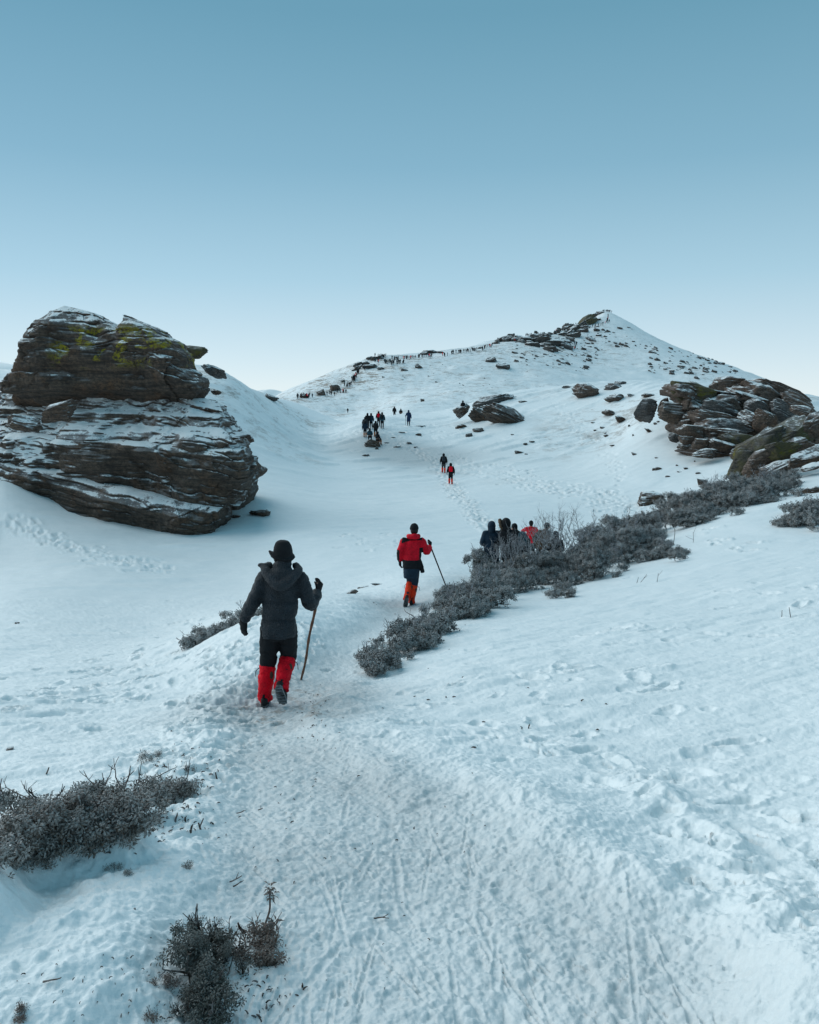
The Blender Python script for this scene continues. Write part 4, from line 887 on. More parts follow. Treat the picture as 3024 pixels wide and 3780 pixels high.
def boot(parent, an, f, up_, mat, vox, detail=True, s=1.0):
    f, u, sd_ = foot_axes(f, up_); an = np.asarray(an, float); base = an - u * 0.085 * s
    q = MB(); st = np.array([-0.085, -0.05, 0.0, 0.06, 0.12, 0.165, 0.185]) * s; hw = np.array([0.030, 0.038, 0.038, 0.044, 0.048, 0.038, 0.02]) * s; hh = np.array([0.036, 0.052, 0.056, 0.046, 0.036, 0.028, 0.016]) * s
    C_ = base[None] + f[None] * st[:, None] + u[None] * (hh[:, None] + 0.006)
    loft(q, C_, np.tile(sd_, (7, 1)), np.tile(u, (7, 1)), hw, hh, 14, 2.6)
    tube(q, [base + u * 0.05 * s, an + u * 0.05 * s, an + u * 0.12 * s], np.array([0.045, 0.05, 0.052]) * s)
    b = cloth('boot', q, MC[mat], parent, vox, 1, 0.002)
    if detail:
        q = MB(); st = np.linspace(-0.088, 0.19, 12) * s; hw = np.interp(st, np.array([-0.09, -0.06, 0.0, 0.07, 0.12, 0.16, 0.19]) * s, np.array([0.022, 0.041, 0.038, 0.046, 0.051, 0.042, 0.016]) * s)
        C_ = base[None] + f[None] * st[:, None]; loft(q, C_, np.tile(sd_, (12, 1)), np.tile(u, (12, 1)), hw, np.full(12, 0.014 * s), 12, 6)
        for t in np.linspace(-0.07, 0.16, 8): # lugs
            for sgn in (-1, 1): tube(q, [base + f * t * s + sd_ * sgn * 0.012 * s - u * 0.016 * s, base + f * t * s + sd_ * sgn * 0.042 * s - u * 0.016 * s], [0.007 * s, 0.007 * s], 6)
        q.obj('sole', MC['sole'], b)
        q = MB()
        for t, w_ in ((-0.07, 0.036), (-0.03, 0.038), (0.06, 0.046), (0.11, 0.048), (0.15, 0.04)):
            for sgn in (-1, 1):
                a_ = base + f * t * s + sd_ * sgn * w_ * s - u * 0.012 * s; tube(q, [a_, a_ - u * 0.035 * s + sd_ * sgn * 0.006], [0.005, 0.001], 5)
            tube(q, [base + f * t * s - sd_ * w_ * s - u * 0.020 * s, base + f * t * s + sd_ * w_ * s - u * 0.020 * s], [0.004, 0.004], 5)
        for sgn in (-1, 1): tube(q, [base + f * -0.07 * s + sd_ * sgn * 0.036 * s - u * .018, base + f * 0.06 * s + sd_ * sgn * 0.045 * s - u * .018, base + f * 0.15 * s + sd_ * sgn * 0.04 * s - u * .018], [0.0045, 0.0045, 0.0045], 5)
        q.obj('crampon', MC['steel'], b)
    return b
BASE = dict(pelvis=(0, 0, 0.93), chest=(0, 0.01, 1.28), neck=(0, 0.02, 1.46), head=(0, 0.045, 1.61), shL=(-0.17, 0.0, 1.41), shR=(0.17, 0, 1.41), elL=(-0.26, -0.02, 1.13), elR=(0.26, -0.02, 1.13),
            waL=(-0.28, 0.08, 0.90), waR=(0.28, 0.08, 0.90), hipL=(-0.09, 0, 0.92), hipR=(0.09, 0, 0.92), knL=(-0.10, 0.05, 0.50), knR=(0.10, 0.05, 0.50), anL=(-0.10, -0.02, 0.10), anR=(0.10, -0.02, 0.10),
            ftL=(-0.12, 1, 0), ftR=(0.12, 1, 0), upL=(0, 0, 1), upR=(0, 0, 1), hdL=(0, 0.2, -1), hdR=(0, 0.2, -1), cuL=0.5, cuR=0.5, nL=(1, 0.2, 0), nR=(-1, 0.2, 0), look=(0, 1, 0))
def pose(**k): d = dict(BASE); d.update(k); return {a: (np.array(v, float) if isinstance(v, (tuple, list)) else v) for a, v in d.items()}
def lerp(a, b, t): return a * (1 - t) + b * t
def body(J, vox, loc, yaw, scale):
    q = MB(); fd = unit(J['look']); sx_ = unit(np.cross(fd, [0, 0, 1]))
    pe, ch, nk, hd = J['pelvis'], J['chest'], J['neck'], J['head']
    torso(q, [(*(pe - [0, 0, 0.10]), 0.13, 0.09), (*pe, 0.155, 0.10), (*lerp(pe, ch, 0.5), 0.13, 0.09), (*ch, 0.155, 0.10), (*lerp(ch, nk, 0.7), 0.13, 0.075), (*nk, 0.05, 0.05)])
    tube(q, [nk - [0, 0, 0.05], nk + [0, 0, 0.03], hd - [0, 0, 0.02]], [0.058, 0.052, 0.055])
    rot = np.stack([sx_, fd, np.cross(sx_, fd)], 1)
    ball(q, hd, (0.074, 0.092, 0.112), 14, rot=rot)
    def at(x, y, z): return hd + rot @ np.array([x, y, z])
    ball(q, at(0, 0.045, -0.065), (0.045, 0.045, 0.045), rot=rot); tube(q, [at(0, 0.085, 0.015), at(0, 0.112, -0.022), at(0, 0.09, -0.03)], [0.008, 0.014, 0.012], 8)
    for s_ in (-1, 1): ball(q, at(0.074 * s_, -0.005, -0.01), (0.010, 0.018, 0.030), rot=rot); tube(q, [at(0.012 * s_, 0.088, 0.026), at(0.048 * s_, 0.072, 0.026)], [0.009, 0.009], 8)
    tube(q, [at(-0.022, 0.085, -0.058), at(0, 0.092, -0.056), at(0.022, 0.085, -0.058)], [0.006, 0.009, 0.006], 8)
    for S in 'LR':
        sh, el, wa, hi, kn, an = (J[k + S] for k in ('sh', 'el', 'wa', 'hip', 'kn', 'an'))
        tube(q, [lerp(sh, ch, 0.25), sh, el], [0.05, 0.052, 0.040]); tube(q, [el, lerp(el, wa, 0.35), wa], [0.040, 0.040, 0.027])
        tube(q, [hi, kn], [0.078, 0.052]); tube(q, [kn, lerp(kn, an, 0.35), an], [0.052, 0.052, 0.034])
        f, u, sd_ = foot_axes(J['ft' + S], J['up' + S]); tube(q, [an - f * 0.05 - u * 0.04, an + f * 0.05 - u * 0.045, an + f * 0.14 - u * 0.06], [0.03, 0.035, 0.02], flat=0.8)
        hand(q, wa, J['hd' + S], J['n' + S], 0.78, J['cu' + S], 1 if S == 'R' else -1)
    V_, Nn, Fs = fuse(q, vox, 1)
    o = link('person', raw_mesh('person', V_, Fs, MC['skin']), None, loc); o.rotation_euler = (0, 0, yaw); o.scale = (scale,) * 3
    return o, at
def make_person(label, loc, J, jacket='black', trousers='black', gaiter=None, glove='black', boots='rubber', head='hood', headmat='black', hem=0.80, hemw=(0.185, 0.13), chestw=(0.19, 0.135), sl=(0.078, 0.072, 0.055),
                vox=0.026, yaw=0.0, scale=1.0, group=None, pack=None, quilt=None, paint=None, jmats=None, wr=0.007, detail=False, collar=True, leg=(0.098, 0.075, 0.068), seated=False):
    o, at = body(J, max(vox, 0.012), loc, yaw, scale); tag(o, label, 'person', group)
    pe, ch, nk, hd = J['pelvis'], J['chest'], J['neck'], J['head']
    q = MB(); hm = np.array([pe[0], pe[1], hem]); 
    torso(q, [(*hm, *hemw), (*lerp(hm, pe + [0, 0, 0.05], 0.8), hemw[0] * 1.02, hemw[1] * 1.05), (*lerp(pe, ch, 0.45), chestw[0] * 0.97, chestw[1]), (*ch, *chestw), (*lerp(ch, nk, 0.55), chestw[0] * 0.97, chestw[1] * 0.88), (*lerp(ch, nk, 0.85), chestw[0] * 0.62, chestw[1] * 0.65), (*(nk + [0, 0.0, 0.035]), 0.085, 0.085)], 26)
    for S in 'LR':
        sh, el, wa = J['sh' + S], J['el' + S], J['wa' + S]
        tube(q, [lerp(sh, ch, 0.35), sh, lerp(sh, el, 0.5), el, lerp(el, wa, 0.5), wa], [sl[0] * .9, sl[0], sl[0], sl[1], sl[1] * 0.95, sl[2]], 14)
    cloth('jacket', q, jmats or MC[jacket], o, vox, 2, wr, 13, 3, quilt, paint)
    q = MB(); torso(q, [(*(pe - [0, 0, 0.14]), 0.12, 0.10), (*pe, 0.165, 0.115), (*(pe + [0, 0, 0.08]), 0.15, 0.105)])
    for S in 'LR':
        hi, kn, an = J['hip' + S], J['kn' + S], J['an' + S]
        tube(q, [hi + (0, 0, 0.02), lerp(hi, kn, 0.55), kn, lerp(kn, an, 0.45), an + (0, 0, 0.02)], [leg[0], leg[0] * 0.93, leg[1], leg[2], leg[2] * 0.85], 14)
    cloth('trousers', q, MC[trousers], o, vox, 2, wr, 15, 5)
    for S in 'LR':
        kn, an = J['kn' + S], J['an' + S]; f, u, sd_ = foot_axes(J['ft' + S], J['up' + S])
        if gaiter:
            q = MB(); a = lerp(kn, an, 0.12); tube(q, [a, lerp(kn, an, 0.16), lerp(kn, an, 0.45), lerp(kn, an, 0.85), an + f * 0.025 - u * 0.045], [leg[2] * 1.02, leg[2] * 1.22, leg[2] * 1.20, leg[2] * 1.0, leg[2] * 1.16], 16)
            gt = cloth('gaiter', q, MC[gaiter], o, min(vox, 0.02), 1, wr * 1.1, 16, 7 + ord(S))
            if detail:
                q = MB(); back = np.array([0, -1.0, 0]); tube(q, [lerp(kn, an, 0.78) + back * leg[2] * 0.98, lerp(kn, an, 0.97) + back * leg[2] * 1.04], [0.010, 0.014], 8, flat=0.5); q.obj('strap', MC['black'], gt)
                q = MB(); sg = -1 if S == 'L' else 1; c_ = lerp(kn, an, 0.16) + np.array([sg * leg[2] * 1.1, -0.03, 0.0]); tube(q, [c_, c_ + (sg * 0.035, -0.02, -0.03), c_ + (sg * 0.04, -0.02, -0.09)], [0.004, 0.004, 0.004], 6); q.obj('drawcord', MC['black'], gt)
                q = MB(); ball(q, lerp(kn, an, 0.36) + np.array([0.055, -0.052, 0]), (0.022, 0.02, 0.045), 10, rot=Matrix.Rotation(0.7, 3, 'Z')); q.obj('patch', MC['brown'], gt)
        boot(o, an, J['ft' + S], J['up' + S], boots, min(vox, 0.016), detail)
        q = MB(); hand(q, J['wa' + S], J['hd' + S], J['n' + S], 1.18, J['cu' + S], 1 if S == 'R' else -1); w_ = J['wa' + S]; d_ = unit(J['hd' + S])
        tube(q, [w_ - d_ * 0.05, w_ + d_ * 0.02], [0.042, 0.044], 12)
        cloth('glove', q, MC[glove], o, 0.011 if detail else max(0.013, vox * 0.6), 1, 0.001)
    fd = unit(J['look'])
    if head == 'hood':
        q = MB(); ball(q, hd + [0, 0, 0.0] - fd * 0.025, (0.118, 0.128, 0.148), 14); tube(q, [nk - [0, 0.02, 0.04], nk + [0, -0.01, 0.05], hd], [0.12, 0.11, 0.105])
        cloth('hood', q, MC[headmat], o, vox, 2, wr, 14, 9)
    elif head == 'furhood':
        q = MB(); ball(q, hd - fd * 0.03, (0.125, 0.135, 0.15), 14); tube(q, [nk - [0, 0.02, 0.04], nk + [0, -0.01, 0.05], hd], [0.13, 0.12, 0.11]); cloth('hood', q, MC[headmat], o, vox, 2, wr, 14, 9)
        q = MB(); sx_ = unit(np.cross(fd, [0, 0, 1])); uz = np.cross(sx_, fd)
        ring = [hd + fd * 0.10 + (sx_ * math.cos(t) * 0.105 + uz * math.sin(t) * 0.135) for t in np.linspace(-1.2, 4.34, 12)]; tube(q, ring, [0.034] * 12, 10)
        V_, Nn, Fs = fuse(q, 0.016, 0); V_ += Nn * (0.022 * fbm(V_[:, 0] * 40, V_[:, 1] * 40, V_[:, 2] * 40, oct=2, seed=3))[:, None]; link('fur_trim', raw_mesh('fur_trim', V_, Fs, MC['fur']), o)
    elif head == 'beanie':
        q = MB(); ball(q, hd + [0, 0, 0.035] - fd * 0.008, (0.090, 0.104, 0.100), 14); tube(q, [hd + [0, 0, -0.005], hd + [0, 0, 0.035]], [0.096, 0.096]); cloth('beanie', q, MC[headmat], o, min(vox, 0.016), 2, 0.004, 20, 9)
        q = MB(); ball(q, hd - fd * 0.022 - [0, 0, 0.02], (0.083, 0.085, 0.095), 12); cloth('hair', q, MC['hair'], o, min(vox, 0.016), 1, 0.004)
    if pack:
        q = MB(); c_ = lerp(pe, nk, 0.62) + np.array([0, -0.20, 0]); torso(q, [(*(c_ - [0, 0, 0.21]), 0.12, 0.06), (*(c_ - [0, 0, 0.15]), 0.145, 0.09), (*c_, 0.15, 0.10), (*(c_ + [0, 0, 0.15]), 0.13, 0.085), (*(c_ + [0, 0, 0.21]), 0.08, 0.045)], e=3)
        cloth('backpack', q, MC[pack], o, vox, 2, wr, 12, 13)
    return o
def stick(name, a, b, r, mat, label, knots=0, bend=0.01):
    a, b = np.array(a, float), np.array(b, float); n_ = 24; t = np.linspace(0, 1, n_)[:, None]
    C_ = a * (1 - t) + b * t; C_[:, 0] += bend * np.sin(t[:, 0] * 9) * t[:, 0] * (1 - t[:, 0]) * 3 + bend * np.sin(t[:, 0] * math.pi)
    rr = np.full(n_, r) * (1 - 0.15 * t[:, 0])
    for k in range(knots): rr[int((k + 0.7) * n_ / (knots + 0.5)) % n_] *= 1.28
    q = MB(); tube(q, C_ - C_[-1], rr, 10, n_=n_ * 2); o = link(name, q.mesh(name, MC[mat]), None, C_[-1]); return tag(o, label, 'walking stick')
def wpt(o, p): return np.array(o.matrix_basis @ Vector([float(x) for x in p]))

# --- the walker in the dark jacket
L1 = at_bearing(1020, 2586, 8.55)
J1 = pose(pelvis=(0.045, 0.0, 0.86), chest=(0.07, 0.04, 1.22), neck=(0.085, 0.05, 1.47), head=(0.092, 0.075, 1.605), shL=(-0.105, 0.04, 1.375), shR=(0.27, 0.04, 1.375), elL=(-0.215, 0.0, 1.13), elR=(0.375, 0.06, 1.085),
          waL=(-0.335, 0.06, 0.915), waR=(0.425, 0.27, 1.165), hipL=(-0.05, 0, 0.84), hipR=(0.135, 0, 0.84), knL=(-0.085, 0.05, 0.47), knR=(0.125, 0.10, 0.52), anL=(-0.118, -0.03, 0.105), anR=(0.078, -0.13, 0.265),
          ftL=(-0.10, 1, 0), ftR=(0.12, 0.52, -0.95), upL=(0, 0, 1), upR=(0, 0.9, 0.5), hdL=(-0.06, 0.12, -1), nL=(0.6, 0.7, 0), cuL=0.35, hdR=(0.25, 0.45, 0.75), nR=(-0.8, 0.3, 0.1), cuR=1.25, look=(0.05, 1, -0.10))
m1 = make_person('person in charcoal padded jacket, dark hat and red gaiters, walking down with wooden stick', L1, J1, 'char', 'black', 'red', head=None, hem=0.75, hemw=(0.182, 0.14), chestw=(0.186, 0.14), sl=(0.080, 0.076, 0.056), vox=0.013, scale=1.005,
                 detail=True, wr=0.015, quilt=(0.19, 0.013, 0.955), leg=(0.105, 0.088, 0.072))
q = MB(); tube(q, [(-0.05, 0.10, 1.50), (-0.085, -0.02, 1.485), (-0.01, -0.12, 1.40), (0.105, -0.165, 1.335), (0.21, -0.11, 1.405), (0.265, -0.01, 1.465), (0.22, 0.10, 1.50)], [0.045, 0.048, 0.055, 0.060, 0.055, 0.045, 0.04], 14)
ball(q, (0.095, -0.045, 1.42), (0.155, 0.09, 0.09), 12); ball(q, (0.09, -0.01, 1.475), (0.105, 0.08, 0.055), 12); tube(q, [(-0.06, 0.0, 1.50), (-0.12, 0.0, 1.515), (-0.165, 0.01, 1.525)], [0.035, 0.03, 0.016], 10)
tube(q, [(0.02, 0.02, 1.50), (0.09, -0.02, 1.53), (0.17, 0.02, 1.51)], [0.05, 0.055, 0.05])
cloth('hood', q, MC['char'], m1, 0.013, 2, 0.008, 16, 21)
q = MB(); hc = J1['head'] + np.array([0.0, 0, 0.02])
torso(q, [(*(hc + [0.005, 0.0, -0.115]), 0.076, 0.080), (*(hc + [0.0, 0, -0.06]), 0.094, 0.102), (*hc, 0.104, 0.114), (*(hc + [0.0, 0, 0.075]), 0.092, 0.104), (*(hc + [-0.004, 0, 0.128]), 0.066, 0.076), (*(hc + [-0.006, 0, 0.146]), 0.025, 0.025)], 24, 2.2)
for rr_, th_ in ((0.112, 0.020), (0.130, 0.014), (0.143, 0.010)):   # brim, turned up on the left
    tube(q, [hc + np.array([(0.106 + (rr_ - 0.106) * (0.40 + 0.60 * max(0.0, -math.cos(t)))) * math.cos(t), (0.106 + (rr_ - 0.106) * 0.5) * 1.06 * math.sin(t), -0.036 + 0.01 * math.sin(2 * t) + (rr_ - 0.10) * (1.5 * max(0.0, -math.cos(t)) ** 1.5)]) for t in np.linspace(0, 2 * math.pi, 17)], [th_] * 3, 8)
ha = cloth('hat', q, MC['black'], m1, 0.010, 2, 0.005, 18, 23)
q = MB(); tube(q, [(-0.34, 0.05, 0.925), (-0.326, 0.055, 0.955)], [0.049, 0.052], 14); q.obj('cuff', MC['grey'], m1)
tip = grid_hit(1112, 2508); hp = wpt(m1, J1['waR'] + unit(J1['hdR']) * 0.085 + np.array([-0.02, 0.02, 0.0])); up1 = hp + unit(hp - tip) * 0.03
stick('walking_stick', up1, tip, 0.0155, 'wood', 'knotty brown wooden stick in the right hand of the charcoal jacket walker', 6, 0.014)

# --- the walker in the red jacket
L2 = at_bearing(1508, 2228, 17.1)
J2 = pose(pelvis=(0.075, 0.0, 0.86), chest=(0.085, 0.06, 1.18), neck=(0.11, 0.09, 1.46), head=(0.122, 0.12, 1.605), shL=(-0.085, 0.06, 1.37), shR=(0.275, 0.06, 1.37), elL=(-0.165, 0.0, 1.16), elR=(0.385, 0.08, 1.135), waL=(-0.18, 0.06, 0.955), waR=(0.455, 0.30, 1.20),
          hipL=(0.0, 0, 0.84), hipR=(0.15, 0, 0.84), knL=(0.04, 0.10, 0.50), knR=(0.13, 0.05, 0.47), anL=(-0.035, -0.15, 0.20), anR=(0.065, -0.02, 0.10), ftL=(-0.15, 0.45, -0.95), upL=(0.1, 0.9, 0.5), ftR=(0.2, 1, 0), hdL=(0.05, 0.1, -1), cuL=0.6, hdR=(0.15, 0.4, 0.8), cuR=1.25, nR=(-0.8, 0.4, 0), look=(-0.1, 1, -0.1))
def paint2(c):                                 # black yoke, side panel and hem band on the red jacket
    x, z = c[:, 0], c[:, 2]; yoke = (z > 1.395 - 0.30 * np.maximum(0.06 - x, 0)) & (x > -0.14) & (x < 0.29)
    side = (x > 0.225) & (x < 0.31) & (z < 1.24) & (c[:, 1] < 0.10) & (z > 0.9); band = (z < 0.985) & (np.abs(x - 0.08) < 0.26) & (x > -0.125); sleeve = (x < -0.19) & (z < 1.20)
    return (yoke | side | band | sleeve).astype(np.int32)
m2 = make_person('person in red and black padded jacket with orange gaiters, striding along the path', L2, J2, 'crimson', 'navy', 'orange', head='beanie', headmat='black', hem=0.80, hemw=(0.195, 0.14), chestw=(0.195, 0.145), sl=(0.085, 0.08, 0.058), vox=0.014, scale=1.01,
                 detail=True, quilt=(0.105, 0.010, 1.0), paint=paint2, jmats=[MC['crimson'], MC['black']], leg=(0.098, 0.08, 0.066))
q = MB(); tube(q, [(0.0, 0.10, 1.47), (0.03, 0.0, 1.47), (0.11, -0.04, 1.48), (0.19, 0.0, 1.47), (0.21, 0.10, 1.47)], [0.05, 0.058, 0.062, 0.058, 0.05], 12); cloth('collar', q, MC['crimson'], m2, 0.014, 2, 0.005)
q = MB(); torso(q, [(0.05, 0.02, 0.585, 0.15, 0.135), (0.06, 0.01, 0.70, 0.165, 0.14), (0.07, 0, 0.86, 0.175, 0.13)]); cloth('tunic', q, MC['navy'], m2, 0.018, 2, 0.010, 12, 31)
q = MB(); tube(q, [(0.24, -0.02, 0.98), (0.27, -0.02, 0.84), (0.305, -0.02, 0.70)], [0.04, 0.055, 0.05], 10, flat=0.4, ref=(0, 1, 0)); cloth('scarf', q, MC['black'], m2, 0.016, 1, 0.006)
tip2 = grid_hit(1655, 2185, 14, 24); hp2 = wpt(m2, J2['waR'] + unit(J2['hdR']) * 0.075 + np.array([-0.02, 0.02, 0]))
stick('walking_stick', hp2 + unit(hp2 - tip2) * 0.04, tip2, 0.016, 'dstick', 'dark straight stick in the right hand of the red jacket walker', 0, 0.0)

# --- people resting behind the shrubs
SIT = dict(pelvis=(0, 0, 0.50), chest=(0, 0.04, 0.84), neck=(0, 0.07, 1.03), head=(0, 0.10, 1.18), shL=(-0.17, 0.05, 0.98), shR=(0.17, 0.05, 0.98), elL=(-0.24, 0.10, 0.72), elR=(0.24, 0.10, 0.72), waL=(-0.14, 0.33, 0.62), waR=(0.14, 0.33, 0.62),
           hipL=(-0.10, 0, 0.48), hipR=(0.10, 0, 0.48), knL=(-0.14, 0.42, 0.50), knR=(0.14, 0.42, 0.50), anL=(-0.13, 0.40, 0.10), anR=(0.13, 0.40, 0.10), hdL=(0.3, 1, 0), hdR=(-0.3, 1, 0))
def stand(label, px, r, top_py, J, **k):       # feet on the snow at that distance, crown of the head at the photo's height
    g = at_bearing(px, top_py, r); e = ray(px, top_py); zt = CAM[2] + r * e[2] / math.hypot(e[0], e[1]); h = zt - g[2]
    hz = float(J['head'][2]) + 0.135; s = np.clip(h / hz, 0.86, 1.12)
    if abs(h / hz - s) > 1e-6: g[2] = zt - hz * s
    return make_person(label, g, J, scale=float(s), **k)
stand('person standing behind the shrubs in long navy hooded coat', 1816, 22.5, 1924, pose(waL=(-0.12, 0.22, 1.05), waR=(0.12, 0.22, 1.05)), jacket='navy', headmat='navy', trousers='navy', hem=0.50, hemw=(0.22, 0.16), chestw=(0.215, 0.15), sl=(0.09, 0.085, 0.06), vox=0.018, quilt=(0.14, 0.008, 0.6))
stand('person in black hood with brown fur rim bending to the left', 1884, 22.3, 1914, pose(chest=(-0.06, 0.0, 1.24), neck=(-0.10, 0, 1.40), head=(-0.13, 0.0, 1.53), look=(-1, 0.35, -0.35), shL=(-0.16, 0.16, 1.33), shR=(0.12, -0.14, 1.36), elL=(-0.28, 0.22, 1.08), elR=(0.08, -0.26, 1.08), waL=(-0.36, 0.1, 0.95), waR=(-0.14, -0.26, 0.95)), head='furhood', vox=0.018, hem=0.6, chestw=(0.23, 0.18), hemw=(0.22, 0.17))
stand('person with teal backpack seen behind the bare twigs', 1925, 23.5, 1935, pose(chest=(0.0, 0.12, 1.24), neck=(-0.02, 0.2, 1.40), head=(-0.06, 0.27, 1.52), shL=(-.17, .17, 1.34), shR=(.17, .17, 1.34), look=(-0.5, 1, -0.5)), yaw=0.5, jacket='black', pack='teal', head='beanie', vox=0.02)
stand('person in red jacket with elbow raised behind the shrubs', 1962, 29, 1921, pose(elL=(-0.36, 0.0, 1.30), waL=(-0.30, 0.2, 1.12), elR=(0.30, 0.0, 1.18), waR=(0.26, 0.15, 1.0)), jacket='red', trousers='black', head='beanie', vox=0.024)
stand('person in black with grey cap half hidden by bare twigs', 2000, 25, 1930, pose(chest=(0.04, 0.10, 1.25), neck=(0.06, 0.17, 1.42), head=(0.08, 0.22, 1.55), shL=(-.13, .14, 1.36), shR=(.2, .14, 1.36), look=(0.7, 0.8, -0.5)), yaw=-0.7, jacket='brown', head='beanie', headmat='grey', vox=0.022)
stand('person in black hood crouching lowest at the right of the resting group', 2054, 25, 1962, pose(**SIT), jacket='black', vox=0.024)

# --- two climbers on the trench
WALK = dict(knL=(-0.10, 0.16, 0.52), anL=(-0.11, 0.04, 0.14), anR=(0.10, -0.10, 0.10), chest=(0, 0.06, 1.27), neck=(0, 0.09, 1.45), head=(0, 0.12, 1.59), waL=(-0.28, 0.18, 0.95))
g = grid_hit(1638, 1747, 50, 90); make_person('climber in dark jacket and pack with grey trousers and red gaiters', g, pose(**WALK), jacket='black', trousers='grey', gaiter='orange', pack='char', scale=1.0, vox=0.028)
g = grid_hit(1664, 1789, 50, 90); make_person('climber in black carrying a bright red backpack, below the other climber', g, pose(**{**WALK, 'knR': (0.10, 0.12, 0.5)}), jacket='black', trousers='black', gaiter='orange', pack='red', scale=1.0, vox=0.028)
# --- the party at the bend
def atp(zx, zy, r0=60, r1=140): return grid_hit(*z2(zx, zy), r0, r1)
PT = [('hiker in dark pack standing tallest at the left of the party', (541, 905), WALK, dict(jacket='char', pack='grey', scale=1.0)),
      ('hiker in black with amber gaiters at the lower left of the party', (541, 932), {}, dict(jacket='navy', gaiter='amber', scale=0.98)),
      ('hiker in black behind the tallest hiker of the party', (558, 880), {}, dict(jacket='black', scale=1.02)),
      ('hiker in dark coat with red scarf in the middle of the party', (582, 878), {}, dict(jacket='navy', scale=1.0)),
      ('hiker with small red pack at the upper right of the party', (632, 862), WALK, dict(jacket='black', pack='red', scale=1.0)),
      ('hiker in teal vest with a bag at the right end of the party', (656, 876), {}, dict(jacket='teal', pack='black', scale=1.05)),
      ('hiker in black bending over among the seated hikers', (612, 930), dict(chest=(0, 0.16, 1.20), neck=(0, 0.26, 1.34), head=(0, 0.33, 1.44), shL=(-.17, .24, 1.28), shR=(.17, .24, 1.28), elL=(-.24, .26, 1.0), elR=(.24, .26, 1.0), waL=(-.2, .4, .85), waR=(.2, .4, .85)), dict(jacket='black', gaiter='amber', scale=1.06)),
      ('hiker in teal jacket seated on the brown slab', (573, 962), SIT, dict(jacket='teal', headmat='black', scale=1.05)),
      ('hiker in black seated with amber gaiters and a pole', (622, 985), SIT, dict(jacket='black', gaiter='amber', scale=1.05, yaw=-0.7))]
for lb, (zx, zy), jj, kw in PT:
    make_person(lb, atp(zx, zy), pose(**jj), vox=0.030, **kw)
g = atp(640, 990); stick('walking_stick', g + np.array([-0.25, 0.2, 0.95]), g + np.array([0.25, 0, 0]), 0.02, 'wood', 'short pole leaning beside the seated hiker in amber gaiters', 0, 0)
gw = atp(833, 856, 60, 125); make_person('lone walker in long blue hooded coat holding a stick', gw, pose(elL=(-0.30, 0.08, 1.14), waL=(-0.36, 0.25, 1.05)), jacket='blue', headmat='blue', hem=0.45, hemw=(0.21, 0.15), scale=1.05, vox=0.03)
stick('walking_stick', gw + np.array([-0.38, 0.28, 1.20]), gw + np.array([-0.34, 0.30, 0.0]), 0.02, 'wood', 'stick beside the lone walker in the blue coat', 0, 0)
make_person('tiny hiker with a pole beyond the saddle', grid_hit(*z2(738, 866), 130, 320), pose(**WALK), jacket='black', vox=0.04)
make_person('tiny hiker alone on the far snow to the left of the party', grid_hit(*z2(425, 771), 200, 400), pose(**WALK), jacket='black', vox=0.04)
gk = grid_hit(*z2(781, 864), 130, 320); make_person('tiny figure crouching beyond the saddle right of the poled hiker', gk, pose(**SIT), jacket='black', vox=0.04)
gh = at_bearing(*z2(1080, 815), 125); ee = ray(*z2(1080, 789)); gh[2] = CAM[2] + 125 * ee[2] / math.hypot(ee[0], ee[1]) - 1.74
make_person('hiker in dark clothes half hidden behind the knoll edge', gh, pose(), jacket='navy', vox=0.035)
gs_ = at_range(*z2(1197, 742), 97.5); gs_[2] -= 0.35
make_person('hiker in black seated on the snowy rock of the knoll', gs_, pose(**SIT), jacket='black', vox=0.03)

# --- the far queue along the ridge: every walker is one
def tiny_mesh(seed):
    g = np.random.default_rng(seed); q = MB(); st = g.uniform(0.02, 0.14); ln = g.uniform(0, 0.12)
    torso(q, [(0, 0, 0.72, 0.20, 0.15), (0, 0.02, 1.0, 0.19, 0.15), (0, ln * 0.6, 1.28, 0.22, 0.15), (0, ln, 1.45, 0.12, 0.10), (0, ln, 1.5, 0.07, 0.07)], 12)
    ball(q, (0, ln + 0.03, 1.62), (0.12, 0.13, 0.15), 8)
    for s in (-1, 1):
        tube(q, [(0.09 * s, 0, 0.8), (0.10 * s, s * st * 0.6, 0.45), (0.11 * s, s * st, 0.06)], [0.11, 0.09, 0.08], 8); tube(q, [(0.11 * s, s * st - 0.05, 0.05), (0.12 * s, s * st + 0.17, 0.04)], [0.05, 0.05], 6)
        e = g.uniform(-0.05, 0.2); tube(q, [(0.19 * s, ln, 1.40), (0.27 * s, ln * 0.5 + e * 0.3, 1.12), (0.25 * s, ln + e, 0.90)], [0.09, 0.08, 0.06], 8)
    if g.random() < 0.5: ball(q, (0, -0.2, 1.2), (0.16, 0.12, 0.25), 8)
    V_, Nn, Fs = fuse(q, 0.055, 1); return V_, Fs
JK = ['black', 'navy', 'black', 'char', 'teal', 'black', 'black', 'brown', 'grey', 'navy', 'black', 'char', 'red', 'black', 'navy', 'black', 'char', 'black']
tm = []
for i, jk in enumerate(JK):
    V_, Fs = tiny_mesh(50 + i); cz = np.array([V_[q].mean(0)[2] for q in Fs])
    tm.append(raw_mesh('walker', V_, Fs, [MC[jk], MC['black']], True, (cz < 0.75).astype(np.int32)))
